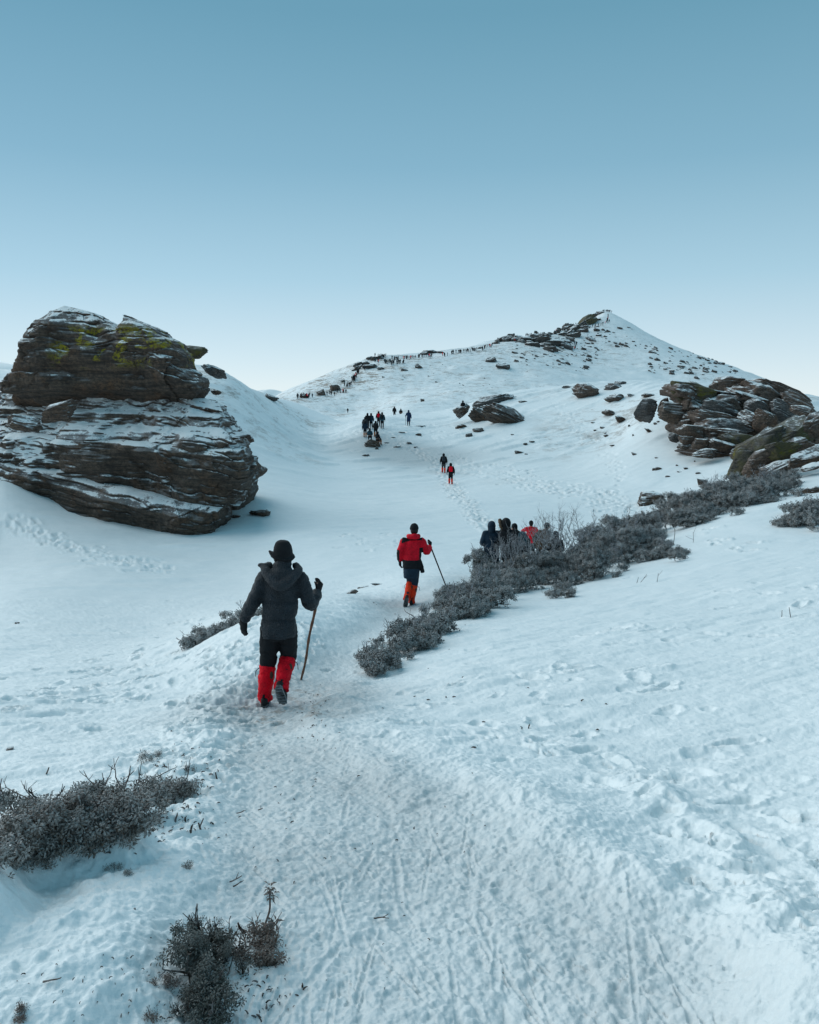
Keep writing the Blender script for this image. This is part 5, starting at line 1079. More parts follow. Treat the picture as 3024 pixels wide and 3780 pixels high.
def queue(line, n, label, group, jx=3, jy=2, r0=200, r1=900, seed=0):
    g = np.random.default_rng(seed + n)
    for i in range(n):
        p_ = along(line, (i + g.uniform(0.1, 0.9)) / n) + g.normal(0, 1, 2) * (jx, jy)
        w = grid_hit(p_[0], p_[1], r0, r1)
        o = link('person', tm[int(g.integers(0, len(tm)))], None, w + np.array([0, 0, 0.02])); s = g.uniform(0.9, 1.08); o.scale = (s, s, s); o.rotation_euler = (0, 0, g.uniform(-2.5, 2.5))
        tag(o, label, 'person', group)
Z2 = lambda *a: [z2(*p) for p in a]
Z3 = lambda *a: [z3(*p) for p in a]
queue(Z2((80, 672), (125, 668), (168, 668)), 12, 'tiny hiker in the cluster at the lowest left end of the ridge', 'hikers at the left end of the ridge', 2, 2, 250, 420)
queue(Z2((187, 668), (188, 668)), 1, 'tiny hiker standing apart right of the lowest left cluster', None, 0, 0, 250, 420)
queue(Z2((290, 648), (330, 650), (365, 636), (418, 636)), 13, 'tiny hiker beside the two brown rocks at the ridge foot', 'hikers by the ridge foot rocks', 2, 2, 250, 420)
queue(Z2((405, 596), (430, 592), (450, 585)), 8, 'tiny hiker in the short line above the ridge foot rocks', 'hikers in the short line', 2, 2, 280, 450)
queue(Z2((452, 556), (470, 540), (470, 560), (485, 512), (505, 498)), 27, 'tiny dark hiker in the packed queue climbing the ridge shoulder', 'hikers climbing the shoulder', 2, 3, 280, 460)
queue(Z2((520, 482), (545, 470)), 6, 'tiny hiker between the rocks below the first crest', 'hikers below the first crest', 2, 2, 280, 480)
queue(Z2((598, 428), (640, 432)), 7, 'tiny hiker at the left of the crowd under the first crest', 'hikers left in the crest crowd', 2, 2, 300, 520)
queue(Z2((608, 394), (655, 398), (680, 398)), 8, 'tiny hiker on the skyline of the first crest', 'hikers on the first crest', 2, 1, 300, 520)
queue(Z2((665, 438), (720, 440), (803, 440)), 30, 'tiny hiker in the dense crowd on the snow right of the first crest', 'hikers in the crest crowd', 3, 3, 300, 520)
queue(Z2((725, 412), (765, 416)), 8, 'tiny hiker on the skyline above the dense crowd', 'hikers above the crest crowd', 2, 1, 300, 560)
queue(Z2((795, 410), (822, 410), (846, 408), (880, 404)), 11, 'tiny hiker in the broken line left of the skyline hump rocks', 'hikers left of the hump rocks', 2, 1, 300, 600)
queue(Z2((892, 400), (940, 396), (990, 396)), 12, 'tiny hiker in line in front of the skyline hump rocks', 'hikers at the hump rocks', 2, 1, 300, 600)
queue(Z2((1052, 393), (1085, 388), (1130, 372), (1135, 372)), 9, 'tiny hiker in line right of the skyline hump rocks', 'hikers right of the hump rocks', 2, 1, 300, 640)
queue(Z2((1155, 370), (1200, 366), (1250, 358), (1290, 354)), 22, 'tiny hiker in the long skyline queue towards the high rocks', 'hikers in the long skyline queue', 3, 1, 300, 660)
queue(Z2((1325, 352), (1350, 334), (1395, 322)), 12, 'tiny hiker where the queue enters the high rocks', 'hikers entering the high rocks', 2, 2, 300, 660)
queue(Z2((1480, 292), (1560, 288)), 7, 'tiny hiker among the high rocks of the crest', 'hikers among the high rocks', 4, 2, 300, 700)
queue(Z2((1618, 258), (1640, 256), (1662, 258)), 5, 'tiny hiker on the skyline above the high rocks', 'hikers above the high rocks', 2, 1, 300, 700)
queue(Z3((62, 214), (75, 212), (135, 212), (150, 210)), 5, 'tiny hiker on the skyline left of the summit cliffs', 'hikers left of the summit cliffs', 2, 1, 400, 760)
queue(Z3((230, 190), (245, 188), (318, 155), (350, 156)), 9, 'tiny hiker on the rising skyline of the summit cliffs', 'hikers on the cliff skyline', 2, 1, 400, 760)
queue(Z3((325, 245), (352, 262), (342, 290), (300, 296)), 14, 'tiny hiker in the line at the right end of the crest rocks', 'hikers at the end of the crest rocks', 2, 3, 400, 760)
queue(Z3((440, 170), (490, 152), (545, 138)), 14, 'tiny hiker in the slanting queue just under the summit', 'hikers under the summit', 2, 1.5, 400, 760)
queue(Z3((525, 135), (530, 105)), 10, 'tiny hiker in the steep queue right below the summit', 'hikers in the steep summit queue', 2, 3, 400, 760)
queue(Z3((490, 76), (520, 72), (550, 80)), 15, 'tiny hiker standing on the very summit', 'hikers on the summit', 2, 1, 400, 760)
# ---------------------------------------------------------------- frosted shrubs and twigs
def leaf_material(name, c0, c1, frost, fcol=(0.44, 0.45, 0.45)):
    m, nt, b = new_mat(name, 0.7, 0.3); p = pos(nt)
    t = N(nt, 'ShaderNodeAttribute', attribute_name='tone').outputs['Fac']
    c = mixc(nt, mapr(nt, t, 0.0, 1.0, smooth=False), c0, c1)
    big = noise(nt, p, 2.3, 4, 0.6)
    c = mixc(nt, mth(nt, 'MULTIPLY', mapr(nt, big, 0.46, 0.66), 0.7), c, (0.10, 0.060, 0.036))
    g = N(nt, 'ShaderNodeNewGeometry'); sn = N(nt, 'ShaderNodeSeparateXYZ'); nt.links.new(g.outputs['Normal'], sn.inputs[0])
    upn = mth(nt, 'ABSOLUTE', sn.outputs['Z'])
    fr = mth(nt, 'MULTIPLY', mapr(nt, mth(nt, 'ADD', mth(nt, 'MULTIPLY', upn, 0.35), mth(nt, 'ADD', mth(nt, 'MULTIPLY', t, 0.5), mth(nt, 'MULTIPLY', noise(nt, p, 18, 4, 0.7), 0.6))), 0.40, 0.95), frost)
    c = mixc(nt, fr, c, fcol); nt.links.new(c, b.inputs['Base Color'])
    bump(nt, b, noise(nt, p, 160, 3, 0.7), 0.5, 0.004)
    return m
ML = {'frost': leaf_material('frosted_leaf', (0.036, 0.036, 0.032), (0.095, 0.085, 0.072), 0.74), 'near': leaf_material('brown_leaf', (0.036, 0.030, 0.023), (0.125, 0.095, 0.068), 0.72, (0.42, 0.41, 0.40)),
      'green': leaf_material('green_leaf', (0.016, 0.024, 0.017), (0.065, 0.062, 0.045), 0.32, (0.28, 0.29, 0.29)), 'dead': leaf_material('dead_leaf', (0.055, 0.026, 0.015), (0.15, 0.075, 0.042), 0.25)}
def bark(name, c0, c1, frost):
    m, nt, b = new_mat(name, 0.85, 0.2); p = pos(nt); c = mixc(nt, mapr(nt, noise(nt, p, 14, 5, 0.65), 0.35, 0.65), c0, c1)
    c = mixc(nt, mth(nt, 'MULTIPLY', mapr(nt, noise(nt, p, 30, 4, 0.7), 0.40, 0.62), frost), c, (0.50, 0.52, 0.55)); nt.links.new(c, b.inputs['Base Color']); bump(nt, b, noise(nt, p, 90, 4, 0.7), 0.6, 0.006); return m
MBK = bark('dark_bark', (0.030, 0.022, 0.018), (0.085, 0.060, 0.046), 0.25); MRIME = bark('rimed_bark', (0.07, 0.065, 0.063), (0.16, 0.15, 0.15), 0.85); MBR = bark('brown_bark', (0.06, 0.032, 0.020), (0.15, 0.085, 0.055), 0.3)
def sprig_template(g, n_, L_, ll, lw):
    """one short shoot: leaves set round a stem, the lower ones hanging, folded along the middle"""
    V_ = []; F_ = []; T_ = []
    for k in range(n_):
        t = (k + 0.5) / n_; a = k * 2.4 + g.uniform(-0.3, 0.3); dr = np.array([math.cos(a), math.sin(a), 0]); lift = -0.75 + 1.7 * t + g.uniform(-0.25, 0.25)
        d = unit(dr + np.array([0, 0, lift])); s_ = unit(np.cross(d, [0, 0, 1.0]) + 1e-6); u = np.cross(s_, d); b = np.array([0, 0, t * L_]) + dr * 0.004
        l = ll * g.uniform(0.7, 1.2); w = lw * g.uniform(0.8, 1.2); tip = b + d * l + np.array([0, 0, -0.28 * l]); m_ = b + d * l * 0.55 + u * 0.12 * l
        i = len(V_); V_ += [b, m_ + s_ * w - u * 0.1 * l, tip, m_ - s_ * w - u * 0.1 * l, m_]; F_ += [(i, i + 1, i + 4), (i + 1, i + 2, i + 4), (i + 2, i + 3, i + 4), (i + 3, i, i + 4)]; T_ += [g.random()] * 5
    return np.array(V_), np.array(F_), np.array(T_)
def leaves(name, P_, D_, S_, mat, parent, n_leaf, L_, ll, lw, seed):
    g = np.random.default_rng(seed); tp = [sprig_template(g, n_leaf, L_, ll, lw) for _ in range(5)]
    VV = []; FF = []; TT = []; n0 = 0; which = g.integers(0, 5, len(P_)); spin = g.uniform(0, 6.28, len(P_))
    for k in range(5):
        ix = np.where(which == k)[0]
        if not len(ix): continue
        v, f, t = tp[k]; Z_ = D_[ix] / np.linalg.norm(D_[ix], axis=1)[:, None]; X_ = np.cross(Z_, np.stack([np.cos(spin[ix]), np.sin(spin[ix]), 0.3 + 0 * ix], 1)); X_ /= np.linalg.norm(X_, axis=1)[:, None] + 1e-9; Y_ = np.cross(Z_, X_)
        M_ = np.stack([X_, Y_, Z_], 2) * S_[ix][:, None, None]; W_ = np.einsum('nij,vj->nvi', M_, v) + P_[ix][:, None]
        VV.append(W_.reshape(-1, 3)); FF.append((f[None] + (n0 + np.arange(len(ix)) * len(v))[:, None, None]).reshape(-1, 3)); n0 += len(ix) * len(v)
        TT.append((np.clip(t[None] * 0.65 + g.uniform(0, 0.45, len(ix))[:, None], 0, 1)).reshape(-1))
    return link(name, raw_mesh(name, np.concatenate(VV), np.concatenate(FF), mat, False, None, np.concatenate(TT)), parent)
def branchlets(mb, p, d, L_, r, depth, g, out, droop=0.0, spread=0.6, kids=(2, 4), ns=5, wob=0.25, c=None):
    n_ = 5; pts = [p]; q_ = p; dd = unit(d)
    for k in range(n_):
        dd = unit(dd + g.normal(0, wob, 3) * 0.6 + np.array([0, 0, -droop + 0.10])); q_ = q_ + dd * L_ / n_; pts.append(q_)
    tube(mb, pts, [r, r * 0.62], ns, n_=n_ + 1); out.append((q_, dd))
    if depth > 0:
        for k in range(int(g.integers(*kids))):
            t = g.uniform(0.35, 1.0); i = min(int(t * n_), n_ - 1); b = pts[i] * (1 - (t * n_ - i)) + pts[i + 1] * (t * n_ - i)
            branchlets(mb, b, unit(dd + g.normal(0, spread, 3)), L_ * g.uniform(0.5, 0.8), r * 0.62, depth - 1, g, out, droop, spread, kids, ns, wob)
def shrub(name, lumps, label, r=None, style='frost', dens=1.0, size=0.06, seed=0, cat='shrub', stems=14, bare=None, n_leaf=13, group=None, bark_m=None, roots=None, deep=1.0):
    """lumps: photo x, y, width, height of each tuft; they stand at distance r or where the lowest one meets the snow"""
    g = np.random.default_rng(seed + 1000); lumps = np.array(lumps, float)
    lumps[:, 2] *= 1.25; lumps[:, 3] *= 1.12; ex = np.repeat(lumps, 2, 0); ex[:, 0] += g.normal(0, 0.42, len(ex)) * ex[:, 2]; ex[:, 1] += g.uniform(-0.42, 0.30, len(ex)) * ex[:, 3]; ex[:, 2:] *= g.uniform(0.25, 0.5, (len(ex), 1)); lumps[:, 0] += g.normal(0, 0.08, len(lumps)) * lumps[:, 2]; nb = len(lumps); lumps = np.vstack([lumps, ex])
    k = np.argmax(lumps[:nb, 1] + lumps[:nb, 3] / 2); w = grid_hit(lumps[k, 0], lumps[k, 1] + lumps[k, 3] * 0.40); r0 = math.hypot(w[0], w[1])
    hits = [grid_hit(a, b + 0.40 * d_) for a, b, _, d_ in lumps]; rl = np.array([math.hypot(h_[0], h_[1]) for h_ in hits])
    rl = np.clip(rl, r0, r0 * (1.60 if r is None else 1.16)); r = float(rl.mean())
    C_ = np.array([at_range(a, b, q_) for (a, b, _, _), q_ in zip(lumps, rl)]); kk = np.array([ppm(a, b, q_) for (a, b, _, _), q_ in zip(lumps, rl)]); A_ = np.stack([lumps[:, 2] / kk / 2, (lumps[:, 2] + lumps[:, 3]) / kk / 4 * deep, lumps[:, 3] / kk / 2], 1)
    C_ += (C_ - CAM) / np.linalg.norm(C_ - CAM, axis=1)[:, None] * A_[:, 1:2] * 0.35
    C_[:, 1] += g.uniform(-0.1, 0.2, len(C_)) * A_[:, 1]
    base = C_[:, :].mean(0); base[2] = float(ground(base[0], base[1])); root = empty(name, base); tag(root, label, cat, group)
    P_ = []; D_ = []
    for c, a in zip(C_, A_):
        area = a[0] * a[1] + a[1] * a[2] + a[0] * a[2]; n_ = int(max(8, dens * 4.2 * area / (size * size)))
        d = g.normal(0, 1, (n_, 3)); d[:, 2] = np.abs(d[:, 2]) * np.where(g.random(n_) < 0.80, 1, -1); d /= np.linalg.norm(d, axis=1)[:, None]
        lump_ = 0.78 + 0.5 * vnoise(d[:, 0] * 2.6 + c[0] * 3, d[:, 1] * 2.6, d[:, 2] * 2.6, seed=seed); rad = g.uniform(0.45, 1.0, n_) ** 0.4 * lump_
        P_.append(c + d * a * rad[:, None]); D_.append(d * 0.8 + g.normal(0, 0.45, (n_, 3)) + np.array([0, 0, 0.35]))
    P_ = np.concatenate(P_); D_ = np.concatenate(D_)
    gz = ground(P_[:, 0], P_[:, 1]); keep = P_[:, 2] > gz - 0.02
    thin = fbm(P_[:, 0] * 0.55 / size * 0.12, P_[:, 1] * 0.55 / size * 0.12, P_[:, 2] * 0.55 / size * 0.12, oct=2, seed=seed + 3) > -0.36; keep &= thin
    if keep.sum() < 6: keep[:] = True
    P_ = P_[keep] - base; D_ = D_[keep]
    near = style in ('near', 'green', 'dead')
    leaves('foliage', P_, D_, g.uniform(0.6, 1.3, len(P_)), ML[style], root, n_leaf + (9 if near else 0), size, size * (0.50 if near else 0.62), size * (0.085 if near else 0.17), seed)
    q = MB(); st = []
    for i in range(stems):
        k = int(g.integers(0, len(C_))); tgt = C_[k] + g.normal(0, 0.45, 3) * A_[k]; b = lerp(base, C_[k], g.uniform(0.5, 0.95)) + g.normal(0, 0.18, 3) * A_[k].mean(); b[2] = float(ground(b[0], b[1])) - 0.03
        if tgt[2] < b[2] + size: tgt[2] = b[2] + size * 1.6
        mid = (b + tgt) / 2 + g.normal(0, 0.12, 3) * np.linalg.norm(tgt - b); rr = size * g.uniform(0.10, 0.22)
        tube(q, np.array([b, mid, tgt]) - base, [rr, rr * 0.8, rr * 0.4], 6); branchlets(q, tgt - base, unit(tgt - mid), size * 1.6, rr * 0.5, 1, g, st)
    q.obj('stems', bark_m or MBK, root)
    if bare is None and cat == 'shrub' and style == 'frost': bare = [(a + g.normal(0, 0.15) * w_, b - 0.1 * h_, h_ * 0.95, 4) for a, b, w_, h_ in lumps[:nb][::2]]
    if bare:
        q = MB(); out = []
        for (px, py, h, n_) in bare:
            b0 = at_range(px, py, r + 0.1)
            for i in range(n_):
                b = b0 + g.normal(0, 1, 3) * np.array([0.10, 0.08, 0.03]) * (h / kk[0] * 1.2); L_ = h / kk[0] * g.uniform(0.35, 0.6); branchlets(q, b - base, unit([g.normal(0, 0.55), g.normal(0, 0.3), 1]), L_, size * 0.13, 3, g, out, 0, 0.55, (2, 4), 5, 0.22)
        q.obj('bare_twigs', MRIME, root)
    return root
def z5(x, y): return 1250 + x / 1.917, 1850 + y / 1.917
def z6(x, y): return 2000 + x / 1.6846, 1700 + y / 1.6846
def z7(x, y): return x / 1.568, 2700 + y / 1.568
def LZ(z, s, rows): return [(*z(a, b), w / s, h / s) for a, b, w, h in rows]
L5 = lambda *r_: LZ(z5, 1.917, r_)
L6 = lambda *r_: LZ(z6, 1.6846, r_)
L7 = lambda *r_: LZ(z7, 1.568, r_)
shrub('shrub', L5((250, 1110, 150, 140), (330, 1130, 150, 150), (215, 1165, 90, 120), (420, 1040, 140, 130), (290, 1190, 120, 90), (390, 1120, 110, 90), (240, 1220, 70, 60)), 'dark low shrub at the lower tip of the shrub line by the path', 10.4, size=0.060, seed=1)
shrub('shrub', L5((430, 950, 180, 150), (480, 1010, 160, 140), (600, 960, 160, 150), (640, 1000, 110, 110), (540, 890, 150, 100), (560, 1020, 130, 80)), 'dark shrub next above the lower tip of the shrub line', 12.0, size=0.064, seed=2)
shrub('shrub', L5((620, 830, 170, 130), (720, 870, 180, 150), (800, 850, 150, 110), (680, 910, 160, 100), (620, 880, 120, 100)), 'rounded dark shrub in the line beside the tip of the dark straight stick', 13.4, size=0.066, seed=3)
shrub('shrub', L5((770, 690, 170, 150), (850, 660, 150, 120), (880, 740, 200, 160), (960, 780, 160, 110), (760, 760, 120, 110), (840, 800, 160, 90)), 'bushy dark shrub below the low hedge tuft of the shrub line', 14.8, size=0.068, seed=4)
shrub('shrub', L5((1000, 640, 200, 180), (1080, 690, 200, 150), (960, 580, 120, 120), (1050, 560, 180, 140), (1000, 740, 150, 110), (930, 640, 120, 130)), 'large frosted shrub left of the hollow snow under the branches', 16.6, size=0.072, seed=5)
shrub('shrub', L5((1000, 400, 90, 110), (1020, 470, 110, 110), (1010, 530, 110, 110), (1000, 580, 110, 90), (1050, 450, 70, 90)), 'small upright shrub tuft in front of the navy coat', 20, size=0.075, seed=6, stems=10, dens=1.7)
shrub('shrub', L5((1250, 590, 250, 150), (1330, 560, 200, 160), (1400, 520, 180, 150), (1180, 560, 200, 150), (1130, 620, 120, 110), (1110, 520, 130, 130), (1230, 490, 200, 140), (1340, 450, 200, 140), (1430, 430, 160, 130)), 'frosted shrub with many bare rimed twigs before the resting group', 18.0, size=0.072, seed=7, bare=[(*z5(1150, 500), 150, 6), (*z5(1240, 460), 165, 7), (*z5(1330, 440), 150, 6), (*z5(1400, 400), 150, 6), (*z5(1190, 400), 110, 5), (*z5(1100, 430), 100, 4), (*z5(1290, 380), 110, 4), (*z5(1470, 330), 140, 3)], stems=20)
shrub('shrub', L5((1500, 480, 180, 170), (1600, 450, 180, 180), (1560, 540, 170, 110), (1680, 470, 150, 190), (1650, 560, 130, 90)), 'rimed grey shrub joining the bare twigs to the hanging shrub', 18.2, size=0.074, seed=39, stems=14, bare=[(*z5(1500, 400), 120, 4), (*z5(1620, 360), 150, 4), (*z5(1560, 560), 110, 7), (*z5(1670, 380), 120, 3)])
shrub('shrub', L6((300, 640, 180, 210), (330, 690, 150, 130), (260, 600, 160, 120), (380, 610, 120, 150), (230, 680, 90, 110)), 'dark hanging shrub with bare crooked stems under it', 18.0, size=0.075, seed=8, stems=24, bare=[(*z6(90, 520), 170, 4), (*z6(180, 500), 175, 4), (*z6(40, 560), 150, 6), (*z6(120, 600), 150, 7), (*z6(300, 470), 90, 3), (*z6(480, 640), 100, 7)])
shrub('shrub', L6((430, 560, 260, 200), (560, 520, 240, 190), (520, 600, 200, 130), (350, 490, 220, 160), (290, 530, 140, 130)), 'broad grey frosted shrub in the middle of the shrub line', 20.5, size=0.08, seed=9, bare=[(*z6(450, 480), 90, 4), (*z6(540, 440), 80, 4), (*z6(600, 560), 90, 4)])
shrub('shrub', L6((640, 430, 240, 160), (690, 480, 200, 140), (600, 400, 180, 120), (680, 370, 160, 90), (540, 430, 160, 120)), 'grey shrub of the line with rimed twigs on its right', 23.5, size=0.085, seed=10, bare=[(*z6(550, 370), 60, 3), (*z6(760, 400), 80, 5)])
shrub('shrub', L6((880, 300, 240, 170), (960, 280, 240, 170), (850, 370, 220, 110), (930, 360, 240, 110), (780, 350, 160, 110)), 'wide grey shrub in front of the squared boulder', 27, size=0.092, seed=11, bare=[(*z6(860, 400), 70, 5), (*z6(900, 250), 60, 3)])
shrub('shrub', L6((1080, 230, 240, 150), (1150, 250, 240, 120), (1020, 320, 220, 100), (1200, 200, 200, 130), (1130, 190, 160, 90)), 'grey shrub under the low edge of the huge olive boulder', 30, size=0.098, seed=12)
shrub('shrub', L6((1320, 170, 240, 130), (1400, 190, 240, 120), (1280, 240, 240, 90), (1440, 150, 160, 100), (1380, 110, 200, 80)), 'dense grey shrub right under the mossy boulders', 32.5, size=0.104, seed=13)
shrub('shrub', L6((1540, 110, 130, 100), (1570, 150, 90, 90), (1500, 90, 80, 60)), 'dark twiggy small shrub standing up at the right under the boulders', 31, size=0.085, seed=14, dens=0.6, bare=[(*z6(1520, 170), 90, 6)])
shrub('shrub', L6((1470, 60, 240, 90), (1600, 30, 240, 90), (1700, 0, 160, 110), (1400, 80, 130, 70)), 'frosted shrub band climbing across the right edge boulders', 37, size=0.11, seed=15)
shrub('shrub', L6((1640, 340, 180, 150), (1700, 330, 120, 160), (1570, 375, 150, 80), (1490, 395, 90, 36), (1720, 400, 100, 90)), 'grey shrub alone on the snow at the right edge', 23.0, size=0.085, seed=16)
shrub('shrub', L6((740, 535, 100, 80), (715, 590, 120, 60), (760, 570, 90, 70), (690, 600, 70, 40)), 'little brown frosted shrub on the snow below the shrub line', 18.6, size=0.062, seed=17, stems=8)
shrub('shrub', L6((835, 600, 80, 66), (885, 575, 45, 36), (850, 570, 50, 50)), 'smallest dark shrub clump alone right of the shrub line', 18.0, size=0.058, seed=18, stems=8)
shrub('shrub', L6((130, 800, 110, 70), (80, 835, 70, 50), (165, 830, 70, 50)), 'low frosted shrub clump in front of the hollow snow', 15.6, size=0.060, seed=19, stems=9, bare=[(*z6(180, 830), 40, 3)])
shrub('shrub', [(705, 2378, 60, 30), (745, 2366, 90, 40), (800, 2345, 110, 46), (860, 2320, 110, 52), (920, 2292, 90, 60), (955, 2280, 70, 60)], 'long low frosted shrub on the bank left of the charcoal jacket walker', 12.6, size=0.060, seed=20, stems=9)
shrub('shrub', L7((100, 640, 250, 280), (250, 570, 260, 270), (430, 500, 280, 260), (600, 540, 260, 240), (750, 540, 240, 190), (870, 440, 200, 170), (990, 370, 170, 110), (600, 390, 200, 100), (35, 430, 80, 150), (30, 760, 140, 190), (870, 350, 140, 100), (330, 640, 240, 140), (1060, 340, 90, 70), (180, 470, 200, 120), (480, 420, 200, 110), (700, 420, 180, 120), (520, 620, 200, 140), (700, 600, 180, 120), (160, 720, 160, 140)), 'big brown frosted shrub spreading over the snow at the lower left', None, 'near', dens=1.25, size=0.046, seed=21, stems=46, n_leaf=15,
      bare=[(*z7(850, 560), 70, 7), (*z7(920, 620), 50, 6), (*z7(760, 610), 50, 6)], deep=0.8)
fs = shrub('shrub', L7((1120, 1330, 220, 300), (1240, 1290, 230, 260), (1170, 1190, 130, 110), (1290, 1190, 120, 110), (1200, 1470, 250, 220), (1280, 1570, 230, 180), (1120, 1560, 140, 140), (1230, 1650, 200, 120)), 'small green brown shrub closest to the camera at the bottom', 2.42, 'green', dens=0.65, size=0.026, seed=22, stems=34, n_leaf=15, deep=0.8, bare=[(*z7(1200, 1400), 60, 5), (*z7(1290, 1350), 60, 5), (*z7(1150, 1250), 50, 4), (*z7(1330, 1420), 60, 5), (*z7(1230, 1560), 60, 5)])
fb = shrub('shrub', L7((1470, 1180, 110, 80), (1545, 1260, 120, 90), (1600, 1330, 90, 80), (1400, 1290, 90, 60), (1500, 1330, 110, 60)), 'broken rust brown dead shrub with one tall shoot at the bottom', 2.5, 'dead', dens=0.55, size=0.026, seed=23, stems=16, n_leaf=9, bark_m=MBR, deep=0.8)
base_ = np.array(fb.location); g_ = np.random.default_rng(5); q = MB()
sh_ = [at_range(*z7(*p), 2.5) - base_ for p in [(1500, 1300), (1525, 1150), (1560, 1040), (1562, 960), (1560, 910)]]; tube(q, sh_, [0.004, 0.0035, 0.003, 0.002], 6)
for a in [[(1520, 1180), (1545, 1120), (1590, 1110)], [(1420, 1165), (1390, 1140), (1378, 1108)], [(1440, 1390), (1560, 1440), (1660, 1480)], [(1330, 1370), (1450, 1400), (1560, 1450)], [(1500, 1230), (1580, 1210), (1640, 1225)]]:
    tube(q, [at_range(*z7(*p), 2.48) - base_ for p in a], [0.006, 0.005, 0.003], 6)
q.obj('shoot', MBR, fb)
pp = np.array([sh_[4], sh_[4] - [0, 0, 0.012], sh_[3] - [0, 0, 0.005], sh_[3] + [0.012, 0, 0.0]] + [at_range(*z7(a, b), 2.5) - base_ for a, b in [(1570, 1120), (1585, 1110), (1555, 1150), (1545, 1120), (1575, 1160)]])
leaves('shoot_leaves', pp, np.array([[0.1, 0, 1.]] * 4 + [[0.5, -.2, .6]] * 5), np.full(9, 1.0), ML['dead'], fb, 8, 0.018, 0.020, 0.0045, 77)

# --- single twigs poking out of the snow
def twig(px, py, h, label, lean=0.1, forks=1, mat=None, r0=0.006, name='twig', group=None, flat=False):
    b = grid_hit(px, py, 1.2, 60); k = ppm(px, py, math.hypot(b[0], b[1])); L_ = h / k; g = np.random.default_rng(int(px * 7 + py)); q = MB(); out = []
    d = unit([lean, g.normal(0, 0.15), 1 if not flat else 0.12]); branchlets(q, np.array([0, 0, -0.02 if not flat else 0.01]), d, L_, max(r0, L_ * 0.022), forks, g, out, 0.02, 0.5, (1, 3), 6, 0.16)
    o = q.obj(name, mat or MBK); o.location = b; return tag(o, label, 'twig', group)
for a in [(*z6(820, 520), 60, 'forked dark twig above the smallest shrub clump', -0.2, 2), (*z6(940, 510), 42, 'bent dark twig standing alone right of the forked twig', 0.1, 1), (*z6(590, 762), 26, 'short leaning twig below the hanging shrub', 0.4, 0), (*z6(612, 758), 40, 'curved frosted twig beside the short leaning twig', 0.7, 1),
          (*z6(718, 756), 38, 'upright dark twig on the snow below the little brown shrub', 0.0, 1), (*z6(1548, 975), 44, 'single straight stick in the open snow at the right edge', -0.12, 0), (*z6(1493, 972), 30, 'thin pale twig beside the single straight stick', 0.0, 0),
          (*z7(262, 243), 40, 'bent twig in the snow above the big lower left shrub', 0.3, 0), (*z7(1262, 275), 38, 'thin arched twig at the left edge of the path', -0.5, 0), (*z7(832, 765), 16, 'tiny twig on the snow bank below the big shrub', 0.1, 0), (*z7(790, 1025), 30, 'short stump twig on the broken snow bank edge', -0.1, 0),
          (*z7(1100, 575), 40, 'thin stalk right of the big lower left shrub', 0.1, 1), (*z7(1180, 580), 52, 'fallen curved twig right of the big lower left shrub', -0.9, 1), (*z7(1010, 520), 40, 'dark stalk at the right tip of the big lower left shrub', 0.2, 1), (*z7(1070, 520), 30, 'stalk next to the dark stalk at the shrub tip', 0.1, 0), (1950, 2690, 22, 'little cluster twig in the rough snow right of the path', 0.2, 2), (1925, 2692, 18, 'thin twig left of the little cluster twig', 0.0, 1)]:
    twig(*a[:3], a[3], a[4], a[5])
for px, py, h, lb, ln in [(*z7(1330, 885), 56, 'dead stick lying on the trodden snow above the dead shrub', 2.5), (*z7(1350, 912), 34, 'smaller dead stick lying beside the longer one', 2.0), (*z7(1370, 484), 30, 'little dark stick lying at the left edge of the path', 3.0), (*z7(1495, 465), 18, 'chip of wood on the path edge', 3.0), (1380, 3400, 40, 'thin dark stick lying in the middle of the path', 6.0), (*z7(250, 1470), 50, 'dry root lying at the lower left corner', 2.0)]:
    twig(px, py, h, lb, ln, 1, MBR, 0.003, 'stick', flat=True)
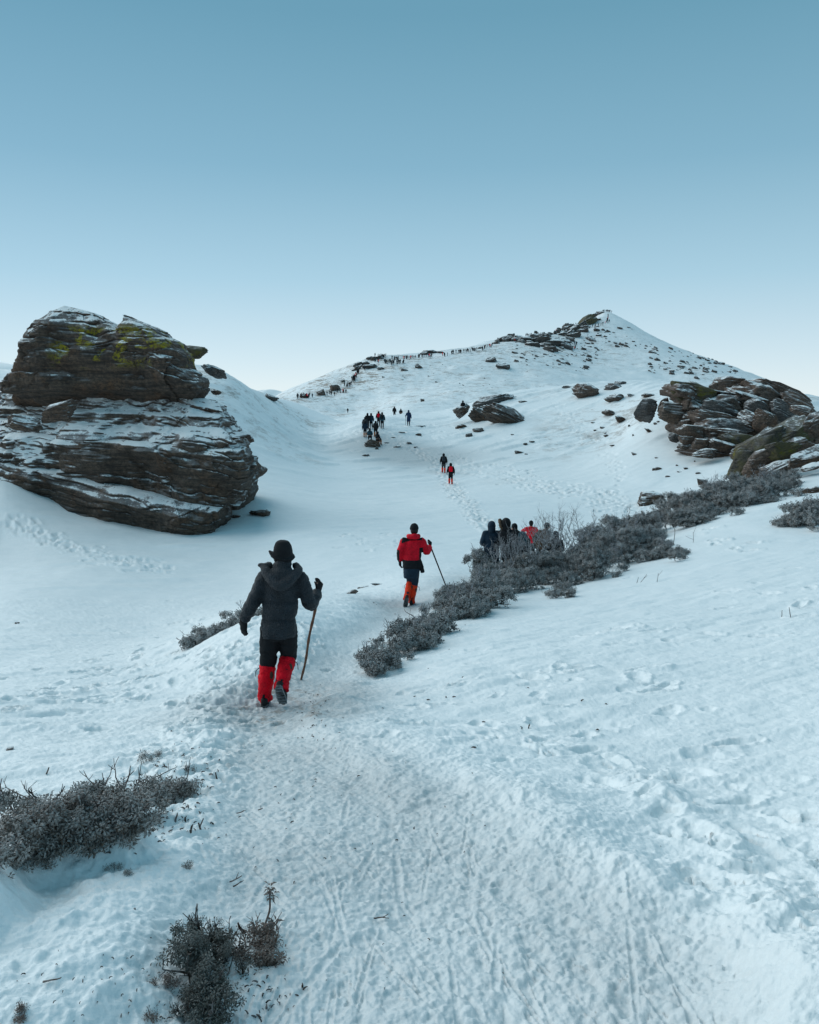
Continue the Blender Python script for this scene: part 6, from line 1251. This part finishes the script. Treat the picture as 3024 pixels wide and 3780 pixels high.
for rows, lb, sd, rr in [([(860, 155, 70, 46), (905, 150, 36, 44)], 'small dark sprig lying above the big lower left shrub', 31, None), ([(1080, 220, 40, 28)], 'tiny dark sprig by the left path edge', 32, None), ([(665, 790, 36, 30), (735, 825, 30, 20)], 'tiny brown sprig on the snow bank', 33, None),
                         ([(950, 1450, 70, 70), (980, 1480, 40, 40)], 'dead leaf tuft left of the closest small shrub', 34, None), ([(1090, 780, 36, 40)], 'small leafy sprig on the trodden snow left of the path', 35, None), ([(120, 1615, 36, 22)], 'dead leaf scrap in the lower left corner', 36, None), ([(120, 1670, 30, 20)], 'second dead leaf scrap under the first in the corner', 37, None), ([(895, 1665, 50, 40)], 'dead leaf scrap at the bottom left of the closest shrub', 38, None)]:
    shrub('sprig', L7(*rows), lb, rr, 'dead' if sd in (34, 36, 37, 38) else 'near', 0.5, 0.012 if rows[0][1] > 700 else 0.024, sd, 'sprig', 2, n_leaf=4)
# bits of needle, bark and grit trodden into the snow
g_ = np.random.default_rng(99); q = MB()
def bits(n_, pts, spread, s0, s1):
    for i in range(n_):
        p_ = along(pts, g_.random()) + g_.normal(0, 1, 2) * spread; w = grid_hit(*p_, 1.5, 26); k = g_.uniform(s0, s1); a = g_.uniform(0, 6.28); d = np.array([math.cos(a), math.sin(a), 0.15])
        tube(q, [w + [0, 0, 0.004], w + d * k * 0.5 + [0, 0, 0.008], w + d * k + [0, 0, 0.004]], [k * 0.16, k * 0.2, k * 0.05], 5, n_=4, flat=0.5)
bits(60, [z7(700, 700), z7(1000, 500), z7(1200, 560)], (70, 40), 0.006, 0.022)
bits(60, [z7(900, 200), z7(1100, 180), z7(1100, 420)], (60, 40), 0.008, 0.03)
bits(60, [z7(300, 1500), z7(800, 1400), z7(900, 1600)], (140, 60), 0.004, 0.012)
bits(50, [(1000, 3100), (1200, 2900), (1100, 2700)], (160, 120), 0.005, 0.02)
bits(50, [(1130, 2640), (1180, 2560), (1160, 2680)], (34, 44), 0.008, 0.026)
bits(40, [z7(1400, 1500), z7(1650, 1500), z7(1500, 1650)], (40, 30), 0.004, 0.02)
bits(30, [(1600, 2700), (1800, 3200), (1700, 3600)], (300, 200), 0.004, 0.012)
bits(24, [(1270, 2170), (1900, 2690)], (200, 60), 0.02, 0.04)
dbr = q.obj('plant_debris', MBK); tag(dbr, 'scattered dark plant bits and grit on the trodden snow', 'debris', None, 'stuff')
